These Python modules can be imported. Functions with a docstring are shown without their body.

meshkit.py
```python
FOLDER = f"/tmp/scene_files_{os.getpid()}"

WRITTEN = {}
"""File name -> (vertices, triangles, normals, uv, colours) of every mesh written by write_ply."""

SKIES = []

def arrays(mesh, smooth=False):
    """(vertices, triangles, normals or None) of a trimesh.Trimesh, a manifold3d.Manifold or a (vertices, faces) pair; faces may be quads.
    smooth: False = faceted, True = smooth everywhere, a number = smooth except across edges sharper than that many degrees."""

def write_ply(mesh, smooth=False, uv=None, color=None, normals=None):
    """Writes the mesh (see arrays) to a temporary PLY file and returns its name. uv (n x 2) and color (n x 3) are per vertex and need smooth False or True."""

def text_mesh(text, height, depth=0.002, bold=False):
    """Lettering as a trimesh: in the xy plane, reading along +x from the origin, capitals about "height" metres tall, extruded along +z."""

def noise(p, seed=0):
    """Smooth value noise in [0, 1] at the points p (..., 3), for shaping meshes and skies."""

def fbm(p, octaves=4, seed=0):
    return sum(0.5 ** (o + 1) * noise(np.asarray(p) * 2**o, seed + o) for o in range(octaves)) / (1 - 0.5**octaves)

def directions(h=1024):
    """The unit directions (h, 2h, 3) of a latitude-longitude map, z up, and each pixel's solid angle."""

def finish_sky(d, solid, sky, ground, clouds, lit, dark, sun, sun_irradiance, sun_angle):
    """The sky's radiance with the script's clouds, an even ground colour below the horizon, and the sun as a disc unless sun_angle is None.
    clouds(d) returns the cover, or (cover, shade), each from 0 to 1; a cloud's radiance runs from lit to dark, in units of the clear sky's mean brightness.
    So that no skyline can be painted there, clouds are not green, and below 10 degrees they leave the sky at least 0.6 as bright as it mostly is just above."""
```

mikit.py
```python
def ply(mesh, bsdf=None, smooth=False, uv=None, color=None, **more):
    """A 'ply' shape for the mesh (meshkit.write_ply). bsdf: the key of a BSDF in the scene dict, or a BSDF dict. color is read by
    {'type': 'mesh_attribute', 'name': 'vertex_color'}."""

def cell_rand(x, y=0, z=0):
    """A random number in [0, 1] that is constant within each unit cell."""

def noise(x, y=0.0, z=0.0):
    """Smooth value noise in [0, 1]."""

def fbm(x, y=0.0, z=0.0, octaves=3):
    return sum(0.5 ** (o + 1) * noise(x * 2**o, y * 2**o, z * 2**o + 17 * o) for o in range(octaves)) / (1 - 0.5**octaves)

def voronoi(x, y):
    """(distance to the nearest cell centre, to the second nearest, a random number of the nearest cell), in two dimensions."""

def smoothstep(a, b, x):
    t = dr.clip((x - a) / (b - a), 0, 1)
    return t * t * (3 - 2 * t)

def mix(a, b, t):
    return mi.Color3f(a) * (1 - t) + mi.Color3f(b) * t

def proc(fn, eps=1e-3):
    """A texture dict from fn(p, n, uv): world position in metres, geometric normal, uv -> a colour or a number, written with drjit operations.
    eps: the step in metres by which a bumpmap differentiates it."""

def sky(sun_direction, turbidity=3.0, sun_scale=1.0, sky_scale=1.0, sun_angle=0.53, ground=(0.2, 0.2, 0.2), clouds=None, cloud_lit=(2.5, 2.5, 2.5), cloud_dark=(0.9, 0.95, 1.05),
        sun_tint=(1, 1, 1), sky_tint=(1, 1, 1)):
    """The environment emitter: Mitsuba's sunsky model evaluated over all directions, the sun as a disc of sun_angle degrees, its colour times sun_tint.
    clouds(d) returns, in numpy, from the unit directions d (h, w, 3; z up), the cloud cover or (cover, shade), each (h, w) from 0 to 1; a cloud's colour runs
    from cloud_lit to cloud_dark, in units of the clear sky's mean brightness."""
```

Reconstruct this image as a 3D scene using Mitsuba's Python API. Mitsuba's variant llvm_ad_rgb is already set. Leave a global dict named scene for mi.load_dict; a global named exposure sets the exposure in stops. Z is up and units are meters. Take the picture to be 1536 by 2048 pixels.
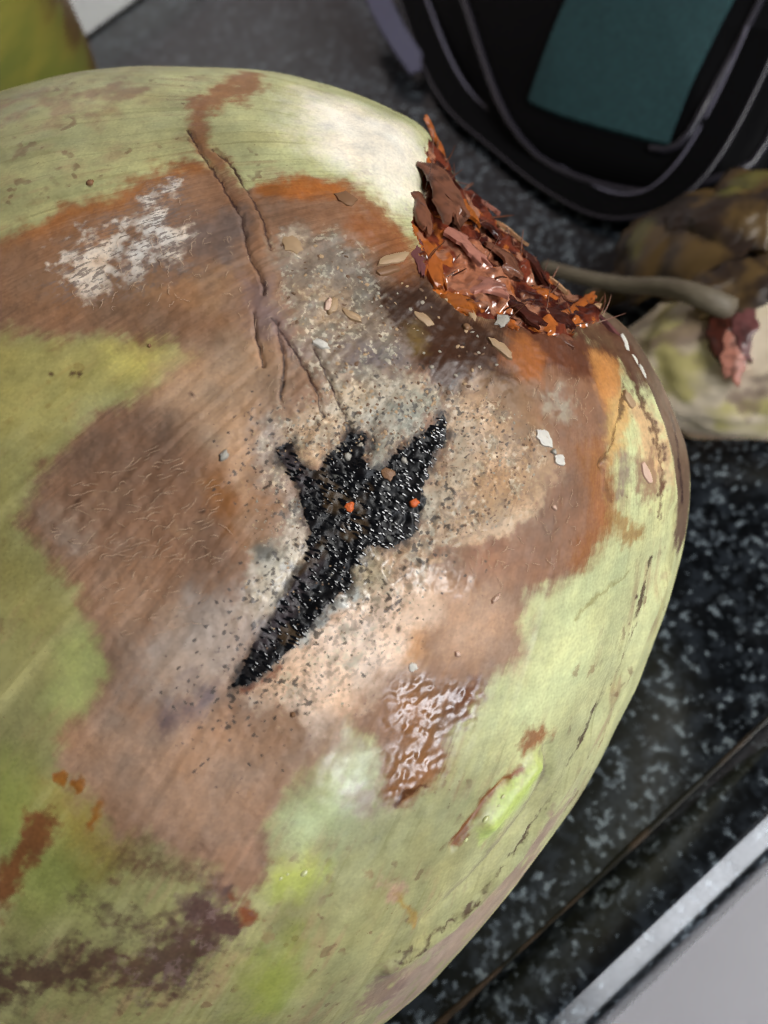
import math, random
import numpy as np, trimesh
import drjit as dr
import mitsuba as mi
import mikit, meshkit
from mikit import proc, noise, fbm, voronoi, smoothstep, mix
from scipy.interpolate import CubicSpline
from scipy.spatial import cKDTree

T = mi.ScalarTransform4f
scene, labels = {}, {}

# ------------------------------------------------------------------ camera, lamps, exposure
H = 0.2502                                              # lens height above the counter top
CAM = np.array([0, 0, H])
VIEW = np.array([0.11320321, 0.54113802, -0.83327947])
UP = np.array([0.63865568, 0.60282793, 0.47824409])
scene['camera'] = {'type': 'thinlens', 'fov': 46.82, 'fov_axis': 'x', 'near_clip': 0.01, 'far_clip': 20.0,
                   'aperture_radius': 0.0010, 'focus_distance': 0.150,
                   'to_world': T().look_at(CAM.tolist(), (CAM + VIEW).tolist(), UP.tolist())}
exposure = 0.0


def lamp(key, pos, target, sx, sy, rgb):
    scene[key] = {'type': 'rectangle', 'to_world': T().look_at(list(pos), list(target), [0.1, 0.2, 1.0]) @ T().scale([sx, sy, 1]),
                  'emitter': {'type': 'area', 'radiance': {'type': 'rgb', 'value': list(rgb)}}}
    labels[key] = {'kind': 'structure'}


lamp('kitchen_lamp', (0.42, -0.26, 0.58), (0.0, 0.1, 0.1), 0.16, 0.10, (21, 20.8, 20.2))
lamp('tube_lamp', (0.21, -1.0, 0.47), (0.0, 0.1, 0.1), 0.30, 0.13, (15, 15.6, 16.6))
scene['room_light'] = {'type': 'constant', 'radiance': {'type': 'rgb', 'value': [0.032, 0.032, 0.035]}}


# ------------------------------------------------------------------ helpers
def S(r, g, b, k=0.85):
    c = np.array([r, g, b]) / 255.0
    return (np.where(c < 0.04045, c / 12.92, ((c + 0.055) / 1.055) ** 2.4) * k).tolist()


def rgb(c):
    return {'type': 'rgb', 'value': list(c)}


def mat(key, color, rough=0.5, **kw):
    d = {'type': 'principled', 'base_color': color if isinstance(color, dict) else rgb(color), 'roughness': rough}
    d.update(kw)
    scene[key] = {'type': 'twosided', 'bsdf': d}
    return key


counts = {}


def add(key, mesh, bsdf, smooth=True, label=None, cat=None, group=None, kind=None):
    n = counts.get(key, 0)
    counts[key] = n + 1
    k = key if n == 0 else '%s_%03d' % (key, n)
    scene[k] = mikit.ply(mesh, bsdf, smooth=smooth)
    e = {}
    if label: e['label'] = label
    if cat: e['category'] = cat
    if group: e['group'] = group
    if kind: e['kind'] = kind
    if e: labels[k] = e
    return k


def unit(v):
    v = np.asarray(v, float)
    return v / np.linalg.norm(v, axis=-1, keepdims=True)


def tube(points, radii, sides=10, flat=1.0, up=None):
    p = np.asarray(points, float)
    r = np.broadcast_to(np.asarray(radii, float), (len(p),))
    t = unit(np.gradient(p, axis=0))
    ref = np.array([0, 0, 1.0]) if up is None else np.asarray(up, float)
    a = np.cross(t, ref)
    bad = np.linalg.norm(a, axis=1) < 1e-3
    a[bad] = np.cross(t[bad], [1.0, 0, 0])
    a = unit(a)
    b = np.cross(a, t)
    an = np.arange(sides) * 2 * np.pi / sides
    v = p[:, None] + r[:, None, None] * (np.cos(an)[None, :, None] * a[:, None] + flat * np.sin(an)[None, :, None] * b[:, None])
    n = len(p)
    i, j = np.meshgrid(np.arange(n - 1), np.arange(sides), indexing='ij')
    q = np.stack([i * sides + j, i * sides + (j + 1) % sides, (i + 1) * sides + (j + 1) % sides, (i + 1) * sides + j], -1).reshape(-1, 4)
    V = np.vstack([v.reshape(-1, 3), p[:1], p[-1:]])
    f = np.vstack([q[:, [0, 1, 2]], q[:, [0, 2, 3]]])
    k = np.arange(sides)
    c0 = np.stack([k * 0 + n * sides, (k + 1) % sides, k], 1)
    c1 = np.stack([k * 0 + n * sides + 1, (n - 1) * sides + k, (n - 1) * sides + (k + 1) % sides], 1)
    return trimesh.Trimesh(V, np.vstack([f, c0, c1]), process=False)


def spline(pts, n):
    p = np.asarray(pts, float)
    s = np.r_[0, np.cumsum(np.linalg.norm(np.diff(p, axis=0), axis=1))]
    return CubicSpline(s, p)(np.linspace(0, s[-1], n))


def sheet(base, tip, up, width, curl=0.2, thick=0.0006, seed=0, nu=22, nv=11, jag=0.25, cup=0.15, taper=0.5):
    """A torn, curled scrap of husk: a solid thin plate that runs from base to tip."""
    rg = np.random.default_rng(seed)
    base, tip = np.asarray(base, float), np.asarray(tip, float)
    L = np.linalg.norm(tip - base)
    a = (tip - base) / L
    b = unit(np.cross(up, a))
    c = np.cross(a, b)
    s = np.linspace(0, 1, nu)
    w = np.linspace(-1, 1, nv)
    prof = (1 - taper * s ** 2) * (1 + jag * 2.2 * (meshkit.fbm(np.stack([s * 3.1, s * 0 + 5, s * 0 + seed * 3.7], -1), 2) - 0.5)) * width / 2
    off = jag * width * 0.35 * (meshkit.noise(np.stack([s * 4, s * 0, s * 0 + seed], -1)) - 0.5)
    endj = 1 + jag * 1.2 * (meshkit.fbm(np.stack([w * 1.7, w * 0 + 9, w * 0 + seed * 1.3], -1), 2) - 0.5)
    P = (base + (s[:, None] * (1 + (endj[None, :] - 1) * s[:, None] ** 3))[..., None] * L * a
         + (prof[:, None] * w[None, :] + off[:, None])[..., None] * b
         + ((curl * L * (s[:, None] ** 2 - s[:, None]) * -1) + cup * width * (1 - w[None, :] ** 2) * 0.6)[..., None] * c)
    P = P + (meshkit.fbm(P * 160 + seed, 3, seed)[..., None] - 0.5) * c * min(width, 0.009) * 0.45
    P = P + (meshkit.fbm(P * 420 + seed + 31, 3, seed)[..., None] - 0.5) * b * min(width, 0.006) * 0.5 + (meshkit.fbm(P * 420 + seed + 77, 3, seed)[..., None] - 0.5) * a * min(width, 0.006) * 0.6
    top = P + c * thick / 2
    bot = P - c * thick / 2
    n = nu * nv
    V = np.vstack([top.reshape(-1, 3), bot.reshape(-1, 3)])
    i, j = np.meshgrid(np.arange(nu - 1), np.arange(nv - 1), indexing='ij')
    q = np.stack([i * nv + j, i * nv + j + 1, (i + 1) * nv + j + 1, (i + 1) * nv + j], -1).reshape(-1, 4)
    f = [q[:, [0, 2, 1]], q[:, [0, 3, 2]], q[:, [0, 1, 2]] + n, q[:, [0, 2, 3]] + n]
    ring = [(0, k) for k in range(nv)] + [(k, nv - 1) for k in range(1, nu)] + [(nu - 1, k) for k in range(nv - 2, -1, -1)] + [(k, 0) for k in range(nu - 2, 0, -1)]
    r = np.array([x * nv + y for x, y in ring])
    r2 = np.roll(r, -1)
    f += [np.stack([r, r2, r2 + n], 1), np.stack([r, r2 + n, r + n], 1)]
    m = trimesh.Trimesh(V, np.vstack(f), process=False)
    return m


# ------------------------------------------------------------------ shape of the big coconut
KNOTS = np.array([125.7, 126.2, 126.5, 126.8, 127.0, 125.7, 124.5, 123.2, 121.0, 118.3, 115.5, 112.6, 109.7, 106.7, 103.7, 100.9, 98.2, 95.5, 93.1, 90.9, 88.6, 86.8, 85.3, 84.1, 83.0, 82.1, 81.5, 81.2, 80.9, 80.8, 80.7, 81.0, 81.6, 82.2, 83.1, 84.3, 85.6, 87.3, 88.9, 90.6, 91.9, 92.4, 92.4, 92.6, 92.6, 92.5, 91.3, 88.7, 86.9, 86.5, 87.3, 88.4, 89.5, 91.3, 93.6, 98.8, 102.9, 104.3, 105.9, 107.7, 109.4, 111.1, 112.5, 113.9, 115.4, 117.1, 118.6, 120.2, 121.9, 123.4, 124.7, 126.3, 127.2, 127.6, 127.8, 126.9, 125.9, 124.9, 123.8, 123.0, 122.4, 121.8, 121.2, 120.6, 120.2, 119.9, 119.6, 119.4, 119.3, 119.7, 120.5, 121.2, 122.1, 122.9, 123.8, 124.7]) / 1000
CEN = np.array([-0.0028858, 0.11663633, 0.08163951])
AX = np.array([1.0, 0, 0])                               # along the fruit, blossom end to stem
NX = unit([0, -0.40, 0.917])                             # middle of the rotten face
BX = np.cross(NX, AX)
GIRTH = CubicSpline(np.linspace(-np.pi, np.pi, 97), np.r_[KNOTS, KNOTS[0]], bc_type='periodic')


def radius_of(d):
    a, b, h = d @ AX, d @ BX, d @ NX
    ro = np.hypot(a, b)
    return ((ro / GIRTH(np.arctan2(b, a))) ** 2.25 + (np.abs(h) / np.where(h > 0, 0.072, 0.078)) ** 2.25) ** (-1 / 2.25)


def chart_dir(c):
    c = np.asarray(c, float) / 100
    t = np.linalg.norm(c, axis=-1, keepdims=True)
    return np.cos(t) * NX + np.sinc(t / np.pi) * (c[..., :1] * AX + c[..., 1:] * BX)


def chart_of(p):
    d = unit(np.asarray(p) - CEN)
    t = np.arccos(np.clip(d @ NX, -1, 1))
    s = 100 * t / np.maximum(np.sin(t), 1e-6)
    return np.stack([s * (d @ AX), s * (d @ BX)], -1)


def V3(v):
    return mi.Vector3f(float(v[0]), float(v[1]), float(v[2]))


def chart(p):
    """drjit: (u, v) on the husk in hundredths of a radian from the middle of the rotten face, and the point relative to the fruit's centre."""
    q = mi.Vector3f(p) - V3(CEN)
    d = dr.normalize(q)
    t = dr.acos(dr.clip(dr.dot(d, V3(NX)), -0.9999, 0.9999))
    s = 100 * t / dr.maximum(dr.sin(t), 1e-4)
    return s * dr.dot(d, V3(AX)), s * dr.dot(d, V3(BX)), q, d


def poly(u, v, pts):
    d, s = mi.Float(1e9), mi.Float(1.0)
    for i in range(len(pts)):
        (ax, ay), (bx, by) = pts[i], pts[i - 1]
        ex, ey = bx - ax, by - ay
        wx, wy = u - ax, v - ay
        t = dr.clip((wx * ex + wy * ey) / max(ex * ex + ey * ey, 1e-9), 0, 1)
        d = dr.minimum(d, dr.square(wx - ex * t) + dr.square(wy - ey * t))
        c1, c2, c3 = v >= ay, v < by, ex * wy > ey * wx
        s = dr.select((c1 & c2 & c3) | (~c1 & ~c2 & ~c3), -s, s)
    return s * dr.sqrt(d)


def stroke(u, v, pts):
    d = mi.Float(1e9)
    for (ax, ay), (bx, by) in zip(pts[:-1], pts[1:]):
        ex, ey = bx - ax, by - ay
        wx, wy = u - ax, v - ay
        t = dr.clip((wx * ex + wy * ey) / max(ex * ex + ey * ey, 1e-9), 0, 1)
        d = dr.minimum(d, dr.square(wx - ex * t) + dr.square(wy - ey * t))
    return dr.sqrt(d)


def spots(u, v, pts, r):
    d = mi.Float(1e9)
    for (ax, ay) in pts:
        d = dr.minimum(d, dr.square(u - ax) + dr.square(v - ay))
    return dr.sqrt(d) - r


def inside(sd, soft):
    return 1 - smoothstep(-soft, soft, sd)


# ---- outlines of the stains on the husk, in chart units
ROT = [(-6.2, 76.5), (-0.8, 73.5), (6.0, 72.2), (13.8, 72.8), (22.2, 70.5), (31.8, 69.5), (38.2, 68.0), (44.0, 64.8), (45.2, 59.2), (47.8, 53.0), (55.5, 51.2), (62.8, 46.2), (66.2, 39.8), (69.0, 34.8), (72.2, 29.8), (71.5, 20.8), (69.8, 5.8), (75.8, -4.5), (84.8, -11.8), (91.8, -21.5), (95.8, -27.2), (86.8, -35.2), (74.8, -43.0), (68.8, -52.8), (61.8, -57.5), (55.2, -61.2), (46.2, -59.8), (38.5, -56.5), (31.8, -61.5), (29.0, -66.2), (22.2, -64.8), (17.0, -65.8), (9.5, -69.0), (-2.0, -74.0), (-11.5, -71.5), (-13.2, -66.8), (-6.5, -60.8), (-6.8, -58.0), (-7.8, -51.5), (-16.8, -51.0), (-25.2, -51.8), (-32.8, -54.2), (-39.0, -62.2), (-43.8, -62.0), (-46.5, -55.2), (-46.2, -48.2), (-50.2, -41.8), (-53.2, -35.2), (-52.2, -28.2), (-54.2, -21.8), (-51.2, -16.5), (-44.0, -16.2), (-37.2, -12.8), (-35.5, -4.2), (-33.0, 4.0), (-32.8, 13.0), (-32.8, 21.5), (-25.0, 27.0), (-19.0, 30.0), (-7.8, 29.5), (-0.5, 28.5), (9.0, 27.0), (16.5, 26.5), (13.2, 34.5), (5.8, 42.0), (-3.2, 49.0), (-8.0, 54.8), (-15.2, 64.0)]
TAR = [(-22.0, -31.8), (-18.2, -30.0), (-13.2, -28.8), (-9.8, -27.8), (-5.8, -26.5), (2.0, -23.8), (7.0, -22.0), (10.8, -18.2), (12.8, -13.5), (15.2, -10.0), (15.5, -5.8), (15.8, -1.5), (17.2, 1.0), (20.0, -0.2), (18.5, -3.8), (19.0, -7.0), (21.0, -9.0), (23.5, -8.0), (28.5, -7.2), (31.5, -6.2), (33.5, -8.5), (31.8, -11.0), (29.5, -12.2), (28.5, -15.0), (29.8, -16.2), (32.2, -17.5), (35.8, -16.0), (41.5, -16.5), (46.8, -16.2), (49.8, -14.8), (47.8, -18.5), (46.8, -21.0), (44.5, -20.0), (39.2, -23.0), (34.8, -25.8), (34.0, -27.8), (31.0, -29.2), (28.2, -32.0), (24.8, -32.2), (22.0, -31.5), (20.0, -29.0), (18.5, -27.5), (15.2, -28.8), (11.8, -29.5), (9.8, -32.5), (6.5, -31.8), (3.8, -32.2), (-1.0, -33.0), (-5.5, -33.5), (-9.2, -33.5), (-14.2, -33.8), (-18.2, -33.5), (-19.8, -32.8)]
SCAR = [(110.5, 59.8), (114.2, 56.8), (114.5, 44.8), (116.8, 30.5), (119.8, 19.2), (115.2, 5.8), (110.2, -4.8), (116.5, -11.8), (98.2, -17.0), (86.8, -16.5), (79.8, -11.2), (75.8, -4.5), (70.0, 1.0), (68.5, 8.0), (69.5, 14.5), (74.2, 22.8), (77.2, 28.2), (86.2, 34.5), (92.8, 43.0)]


def scar_mask(u, v, w1, w2):
    return inside(poly(u + w1 * 0.7, v + w2 * 0.7, SCAR), 0.5)


def tar_field(u, v, w1, w2):
    return poly(u + w1 * 0.5, v + w2 * 0.5, TAR)


def warps(q):
    """wobbles of the stains' edges, slow and fine"""
    a = fbm(q.x * 160, q.y * 160, q.z * 160, 3) - 0.5
    b = fbm(q.x * 160 + 40, q.y * 160, q.z * 160 + 9, 3) - 0.5
    c = fbm(q.x * 900, q.y * 900, q.z * 900 + 5, 3) - 0.5
    d = fbm(q.x * 900 + 77, q.y * 900, q.z * 900 + 5, 3) - 0.5
    return a, b, c, d


STEM = chart_dir([(104.8, 18.0)][0])
S1 = unit(np.cross(STEM, NX))
S2 = np.cross(S1, STEM)


def grain(d, fine, along):
    """noise drawn out along the meridians of the fruit, from the blossom end to the stem"""
    lon = dr.atan2(dr.dot(d, V3(S1)), dr.dot(d, V3(S2)))
    col = dr.acos(dr.clip(dr.dot(d, V3(STEM)), -0.9999, 0.9999))
    return lon * fine, col * along


# (outline, softness, wobble slow, wobble fine, colour, opacity, patchiness, patch scale); outlines: P polygon, L line with half width, D dots
STAINS = [
    # tones of the green skin
    ('P', [(-16.5, 62.2), (-2.5, 48.5), (14.0, 35.8), (16.2, 28.0), (4.8, 28.2), (-11.2, 33.2), (-27.2, 37.5), (-31.8, 41.5)], 3, 5, 1, S(176,160,84), 0.5, 0, 0),
    ('P', [(1.8, 41.0), (9.8, 37.0), (12.5, 31.8), (5.5, 31.2), (1.0, 35.8)], 3, 2, 1, S(214,200,112), 0.8, 0, 0),
    ('P', [(-31.8, 41.5), (-21.5, 35.2), (-17.5, 31.8), (-27.0, 26.0), (-34.2, 21.2), (-34.5, 12.0), (-38.8, 1.2), (-46.2, 0.5), (-49.5, 16.5)], 6, 5, 1, S(158,148,84), 0.6, 0, 0),
    ('P', [(-40.2, -2.5), (-35.2, -5.8), (-38.0, -12.0), (-44.8, -15.5), (-48.5, -14.2), (-48.0, -7.8)], 3, 3, 1, S(176,182,112), 0.8, 0, 0),
    ('P', [(-64.5, -6.2), (-57.2, -20.0), (-56.8, -34.0), (-62.2, -42.0), (-72.2, -35.0), (-74.8, -20.8)], 5, 5, 1, S(132,140,66), 0.7, 0, 0),
    ('P', [(-56.8, -20.5), (-52.0, -29.5), (-53.2, -39.8), (-58.2, -37.2), (-60.5, -27.0)], 3, 3, 1, S(164,136,58), 0.6, 0, 0),
    ('P', [(-30.2, -55.8), (-18.5, -54.5), (-10.2, -57.2), (-11.2, -64.5), (-18.0, -68.8), (-26.0, -65.5), (-33.8, -65.2)], 4, 4, 1, S(190,202,152), 0.8, 0, 0),
    ('P', [(37.0, -57.2), (48.8, -63.5), (62.0, -61.8), (64.8, -71.0), (45.8, -84.5), (29.0, -89.2), (16.0, -83.8), (16.0, -70.8), (29.8, -67.0)], 5, 4, 1, S(206,210,156), 0.85, 0, 0),
    ('P', [(-39.0, -62.2), (-32.0, -64.5), (-30.5, -69.0), (-37.0, -68.8), (-40.8, -65.5)], 2, 2, 1, S(176,184,74), 0.7, 0, 0),
    ('P', [(-49.0, -70.0), (-43.5, -72.8), (-48.8, -81.0), (-55.8, -82.2), (-60.2, -78.8), (-54.8, -72.0)], 3, 3, 1, S(150,160,66), 0.7, 0, 0),
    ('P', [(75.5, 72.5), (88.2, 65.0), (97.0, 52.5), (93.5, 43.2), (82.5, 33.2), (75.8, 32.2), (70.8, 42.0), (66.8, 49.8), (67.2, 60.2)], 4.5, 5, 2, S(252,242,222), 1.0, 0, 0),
    # mottled top edge
    ('P', [(11.8, 111.0), (21.8, 112.5), (32.0, 107.0), (43.0, 104.0), (48.8, 94.8), (47.5, 87.2), (38.2, 88.5), (32.0, 86.2), (26.0, 93.2), (14.5, 99.5)], 3, 6, 2, S(146,116,86), 0.8, 0.55, 260),
    ('P', [(60.0, 84.5), (70.8, 92.0), (75.8, 88.5), (68.2, 76.2), (62.8, 73.8), (58.5, 77.5), (53.2, 73.2), (52.8, 77.8), (53.5, 83.2)], 1.2, 3, 2, S(150,104,66), 0.95, 0.2, 300),
    ('L', [(53.2, 79.8), (49.5, 75.0), (47.2, 68.0), (46.5, 61.0)], 2.2, 2, 1, S(146,100,66), 0.95, 0, 0),
    # the rot
    ('P', ROT, 1.3, 2.2, 1.3, S(140, 104, 78), 1.0, 0, 0),
    ('P', [(-0.8, 73.2), (14.8, 72.5), (37.0, 68.0), (45.2, 62.8), (42.0, 61.8), (36.0, 64.5), (25.8, 66.2), (14.0, 67.8), (4.0, 69.5), (-3.5, 69.8)], 1.6, 2, 1, S(156,98,46), 0.85, 0.15, 200),
    ('P', [(50.2, 53.0), (59.2, 49.0), (65.8, 41.0), (64.8, 39.5), (59.0, 41.0), (52.2, 46.5), (47.8, 49.5)], 1.0, 1.5, 1, S(166,96,34), 0.95, 0, 0),
    ('P', [(-1.5, 72.5), (7.8, 67.8), (20.5, 44.2), (31.2, 25.0), (24.2, 19.2), (17.5, 27.8), (6.2, 42.8), (-11.2, 59.0)], 4, 5, 2, S(128, 94, 68), 0.8, 0.2, 120),
    ('P', [(43.2, 60.0), (46.5, 49.5), (51.8, 45.8), (62.2, 38.0), (66.5, 32.5), (61.2, 29.2), (51.5, 38.0), (44.5, 35.5), (40.5, 44.8), (40.5, 52.2)], 2, 3, 1.5, S(136,96,68), 0.8, 0.2, 250),
    ('P', [(9.8, 29.8), (19.8, 25.8), (31.2, 25.0), (29.0, 15.2), (20.5, 7.8), (15.0, 3.8), (8.0, -1.8), (2.0, -9.0), (1.8, -2.0), (7.2, 7.5), (5.5, 19.0), (2.8, 25.8)], 4, 4, 1.5, S(182, 146, 114), 0.9, 0.1, 150),
    ('P', [(-19.5, 29.2), (-6.5, 27.8), (3.0, 21.0), (2.8, 8.5), (1.2, 0.0), (-1.0, -8.0), (-4.8, -15.5), (-8.8, -17.5), (-13.2, -8.2), (-16.2, 1.0), (-25.2, 6.2), (-29.2, 12.8), (-30.8, 21.0)], 3, 4, 2, S(122, 91, 70), 0.9, 0.1, 150),
    ('P', [(-0.2, 8.2), (4.5, 5.5), (2.2, -5.2), (-0.8, -10.8), (-3.2, -7.5), (-3.2, 1.0)], 2, 3, 1, S(146,92,42), 0.8, 0.2, 200),
    ('P', [(-26.5, 21.2), (-21.5, 19.8), (-21.5, 12.8), (-23.2, 8.8), (-29.0, 9.5), (-31.0, 15.5)], 2.5, 4, 2, S(166,138,116), 0.75, 0.5, 500),
    ('P', [(-19.8, 22.2), (-13.5, 16.8), (-8.8, 5.8), (-5.0, -4.5), (-8.5, -5.8), (-14.2, 3.5), (-19.5, 13.8)], 2.5, 4, 2, S(158,124,94), 0.6, 0.6, 420),
    ('P', [(-29.2, 0.5), (-21.8, -6.2), (-29.8, -13.2), (-36.5, -17.2), (-36.2, -24.8), (-23.0, -39.0), (-17.0, -47.0), (-6.5, -50.0), (-9.8, -53.8), (-27.2, -52.2), (-39.2, -54.2), (-48.2, -43.8), (-52.0, -29.5), (-53.0, -21.8), (-48.2, -17.0), (-38.0, -14.5)], 4, 4, 1.5, S(162, 130, 106), 0.85, 0.1, 180),
    ('P', [(-18.0, -42.2), (-10.8, -48.8), (-10.5, -54.5), (-17.5, -50.2), (-26.8, -49.0), (-27.2, -43.8)], 4, 4, 1, S(136,98,66), 0.6, 0.3, 200),
    ('P', [(24.8, -42.2), (33.8, -52.0), (33.2, -58.5), (28.0, -65.5), (19.5, -62.2), (15.0, -57.0), (18.2, -50.2)], 4, 4, 1.5, S(190,152,122), 0.9, 0.05, 200),
    ('P', [(68.0, -19.5), (86.2, -20.5), (92.0, -29.0), (81.0, -38.2), (70.2, -47.0), (64.5, -58.0), (51.0, -59.8), (42.0, -57.0), (34.5, -51.2), (29.0, -45.5), (26.8, -40.0), (36.8, -41.0), (49.8, -42.5), (60.0, -36.5)], 3, 3, 1.5, S(142, 102, 76), 0.9, 0.1, 200),
    ('P', [(66.5, -38.0), (77.2, -40.5), (64.8, -58.2), (53.5, -61.5), (50.8, -58.0), (60.0, -53.8)], 2, 2, 1, S(158,98,46), 0.75, 0.1, 150),
    ('P', [(56.8, 19.2), (69.8, 15.2), (68.8, 4.8), (74.2, -5.8), (64.0, -17.0), (55.5, -17.0), (50.2, -11.8), (51.0, -3.0), (51.0, 3.2), (50.5, 11.2)], 2, 3, 2, S(64,38,22), 1.0, 0.05, 250),
    ('P', [(66.0, 39.5), (71.5, 35.0), (74.2, 24.2), (68.8, 14.0), (62.8, 15.8), (62.5, 25.0), (59.2, 30.2)], 2, 3, 2, S(140,86,48), 0.85, 0.2, 250),
    ('P', [(75.8, -4.5), (86.0, -12.5), (93.5, -22.0), (93.5, -28.0), (82.5, -27.8), (77.5, -25.0), (72.8, -19.5), (65.8, -15.2)], 1.5, 2, 1, S(96,52,32), 0.9, 0.1, 250),
    ('P', [(72.8, -8.5), (77.5, -11.5), (75.0, -18.0), (70.0, -22.2), (66.5, -19.5), (67.5, -13.5)], 1.0, 1.5, 1, S(168,100,50), 0.95, 0.05, 250),
    ('P', [(88.2, -21.5), (96.8, -24.5), (94.8, -30.0), (86.8, -35.2), (80.0, -36.2), (82.8, -29.2)], 1.2, 1.5, 1, S(206,142,80), 0.95, 0.05, 250),
    ('P', [(83.8, -34.0), (90.8, -34.2), (88.0, -38.8), (78.5, -45.0), (73.2, -46.2), (78.2, -39.5)], 1.2, 1.5, 1, S(216,170,104), 0.95, 0.05, 250),
    ('P', [(55.2, 6.5), (59.8, 5.2), (55.5, -1.5), (52.0, -0.5)], 1.5, 2, 1, S(120,94,48), 0.8, 0.1, 250),
    # greys and moulds
    ('P', [(32.2, 57.2), (43.2, 48.8), (40.8, 41.5), (34.0, 37.8), (25.0, 45.0), (18.8, 47.2), (18.0, 53.5), (26.5, 52.8)], 2.5, 4, 2, S(112,92,82), 0.9, 0.2, 260),
    ('P', [(2.8, 63.2), (11.0, 65.2), (21.5, 65.8), (31.0, 64.5), (36.5, 63.5), (31.5, 58.0), (31.5, 50.2), (26.8, 46.5), (20.8, 50.0), (13.8, 51.2), (7.5, 51.2), (3.0, 55.8), (1.5, 59.8)], 1.5, 4, 4, S(216,202,186), 1.0, 0.55, 420),
    ('P', [(4.2, 61.0), (13.8, 60.0), (12.8, 55.0), (9.0, 51.5), (4.5, 54.2)], 1.5, 3, 3, S(222,200,176), 0.9, 0.35, 420),
    ('P', [(13.8, 51.2), (32.0, 42.2), (34.0, 37.8), (24.8, 30.5), (21.2, 36.2), (12.8, 46.2)], 2, 4, 2, S(160,118,82), 0.7, 0.45, 380),
    ('P', [(45.2, 39.5), (51.0, 37.5), (52.8, 32.5), (60.5, 26.0), (55.5, 17.0), (51.8, 4.2), (49.2, -3.5), (48.5, -9.0), (42.8, -1.5), (34.0, 4.2), (33.8, 14.5), (36.8, 23.5), (40.2, 29.8)], 1.5, 3, 2.5, S(140,122,104), 1.0, 0.1, 300),
    ('P', [(46.5, 38.5), (50.8, 37.0), (47.0, 32.0), (44.0, 31.5)], 1, 2, 2, S(196,170,142), 0.9, 0.3, 600),
    ('P', [(43.5, 27.2), (50.8, 22.5), (48.5, 12.5), (43.8, 10.0), (40.0, 15.5)], 2, 3, 3, S(178,150,120), 0.8, 0.55, 520),
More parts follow.
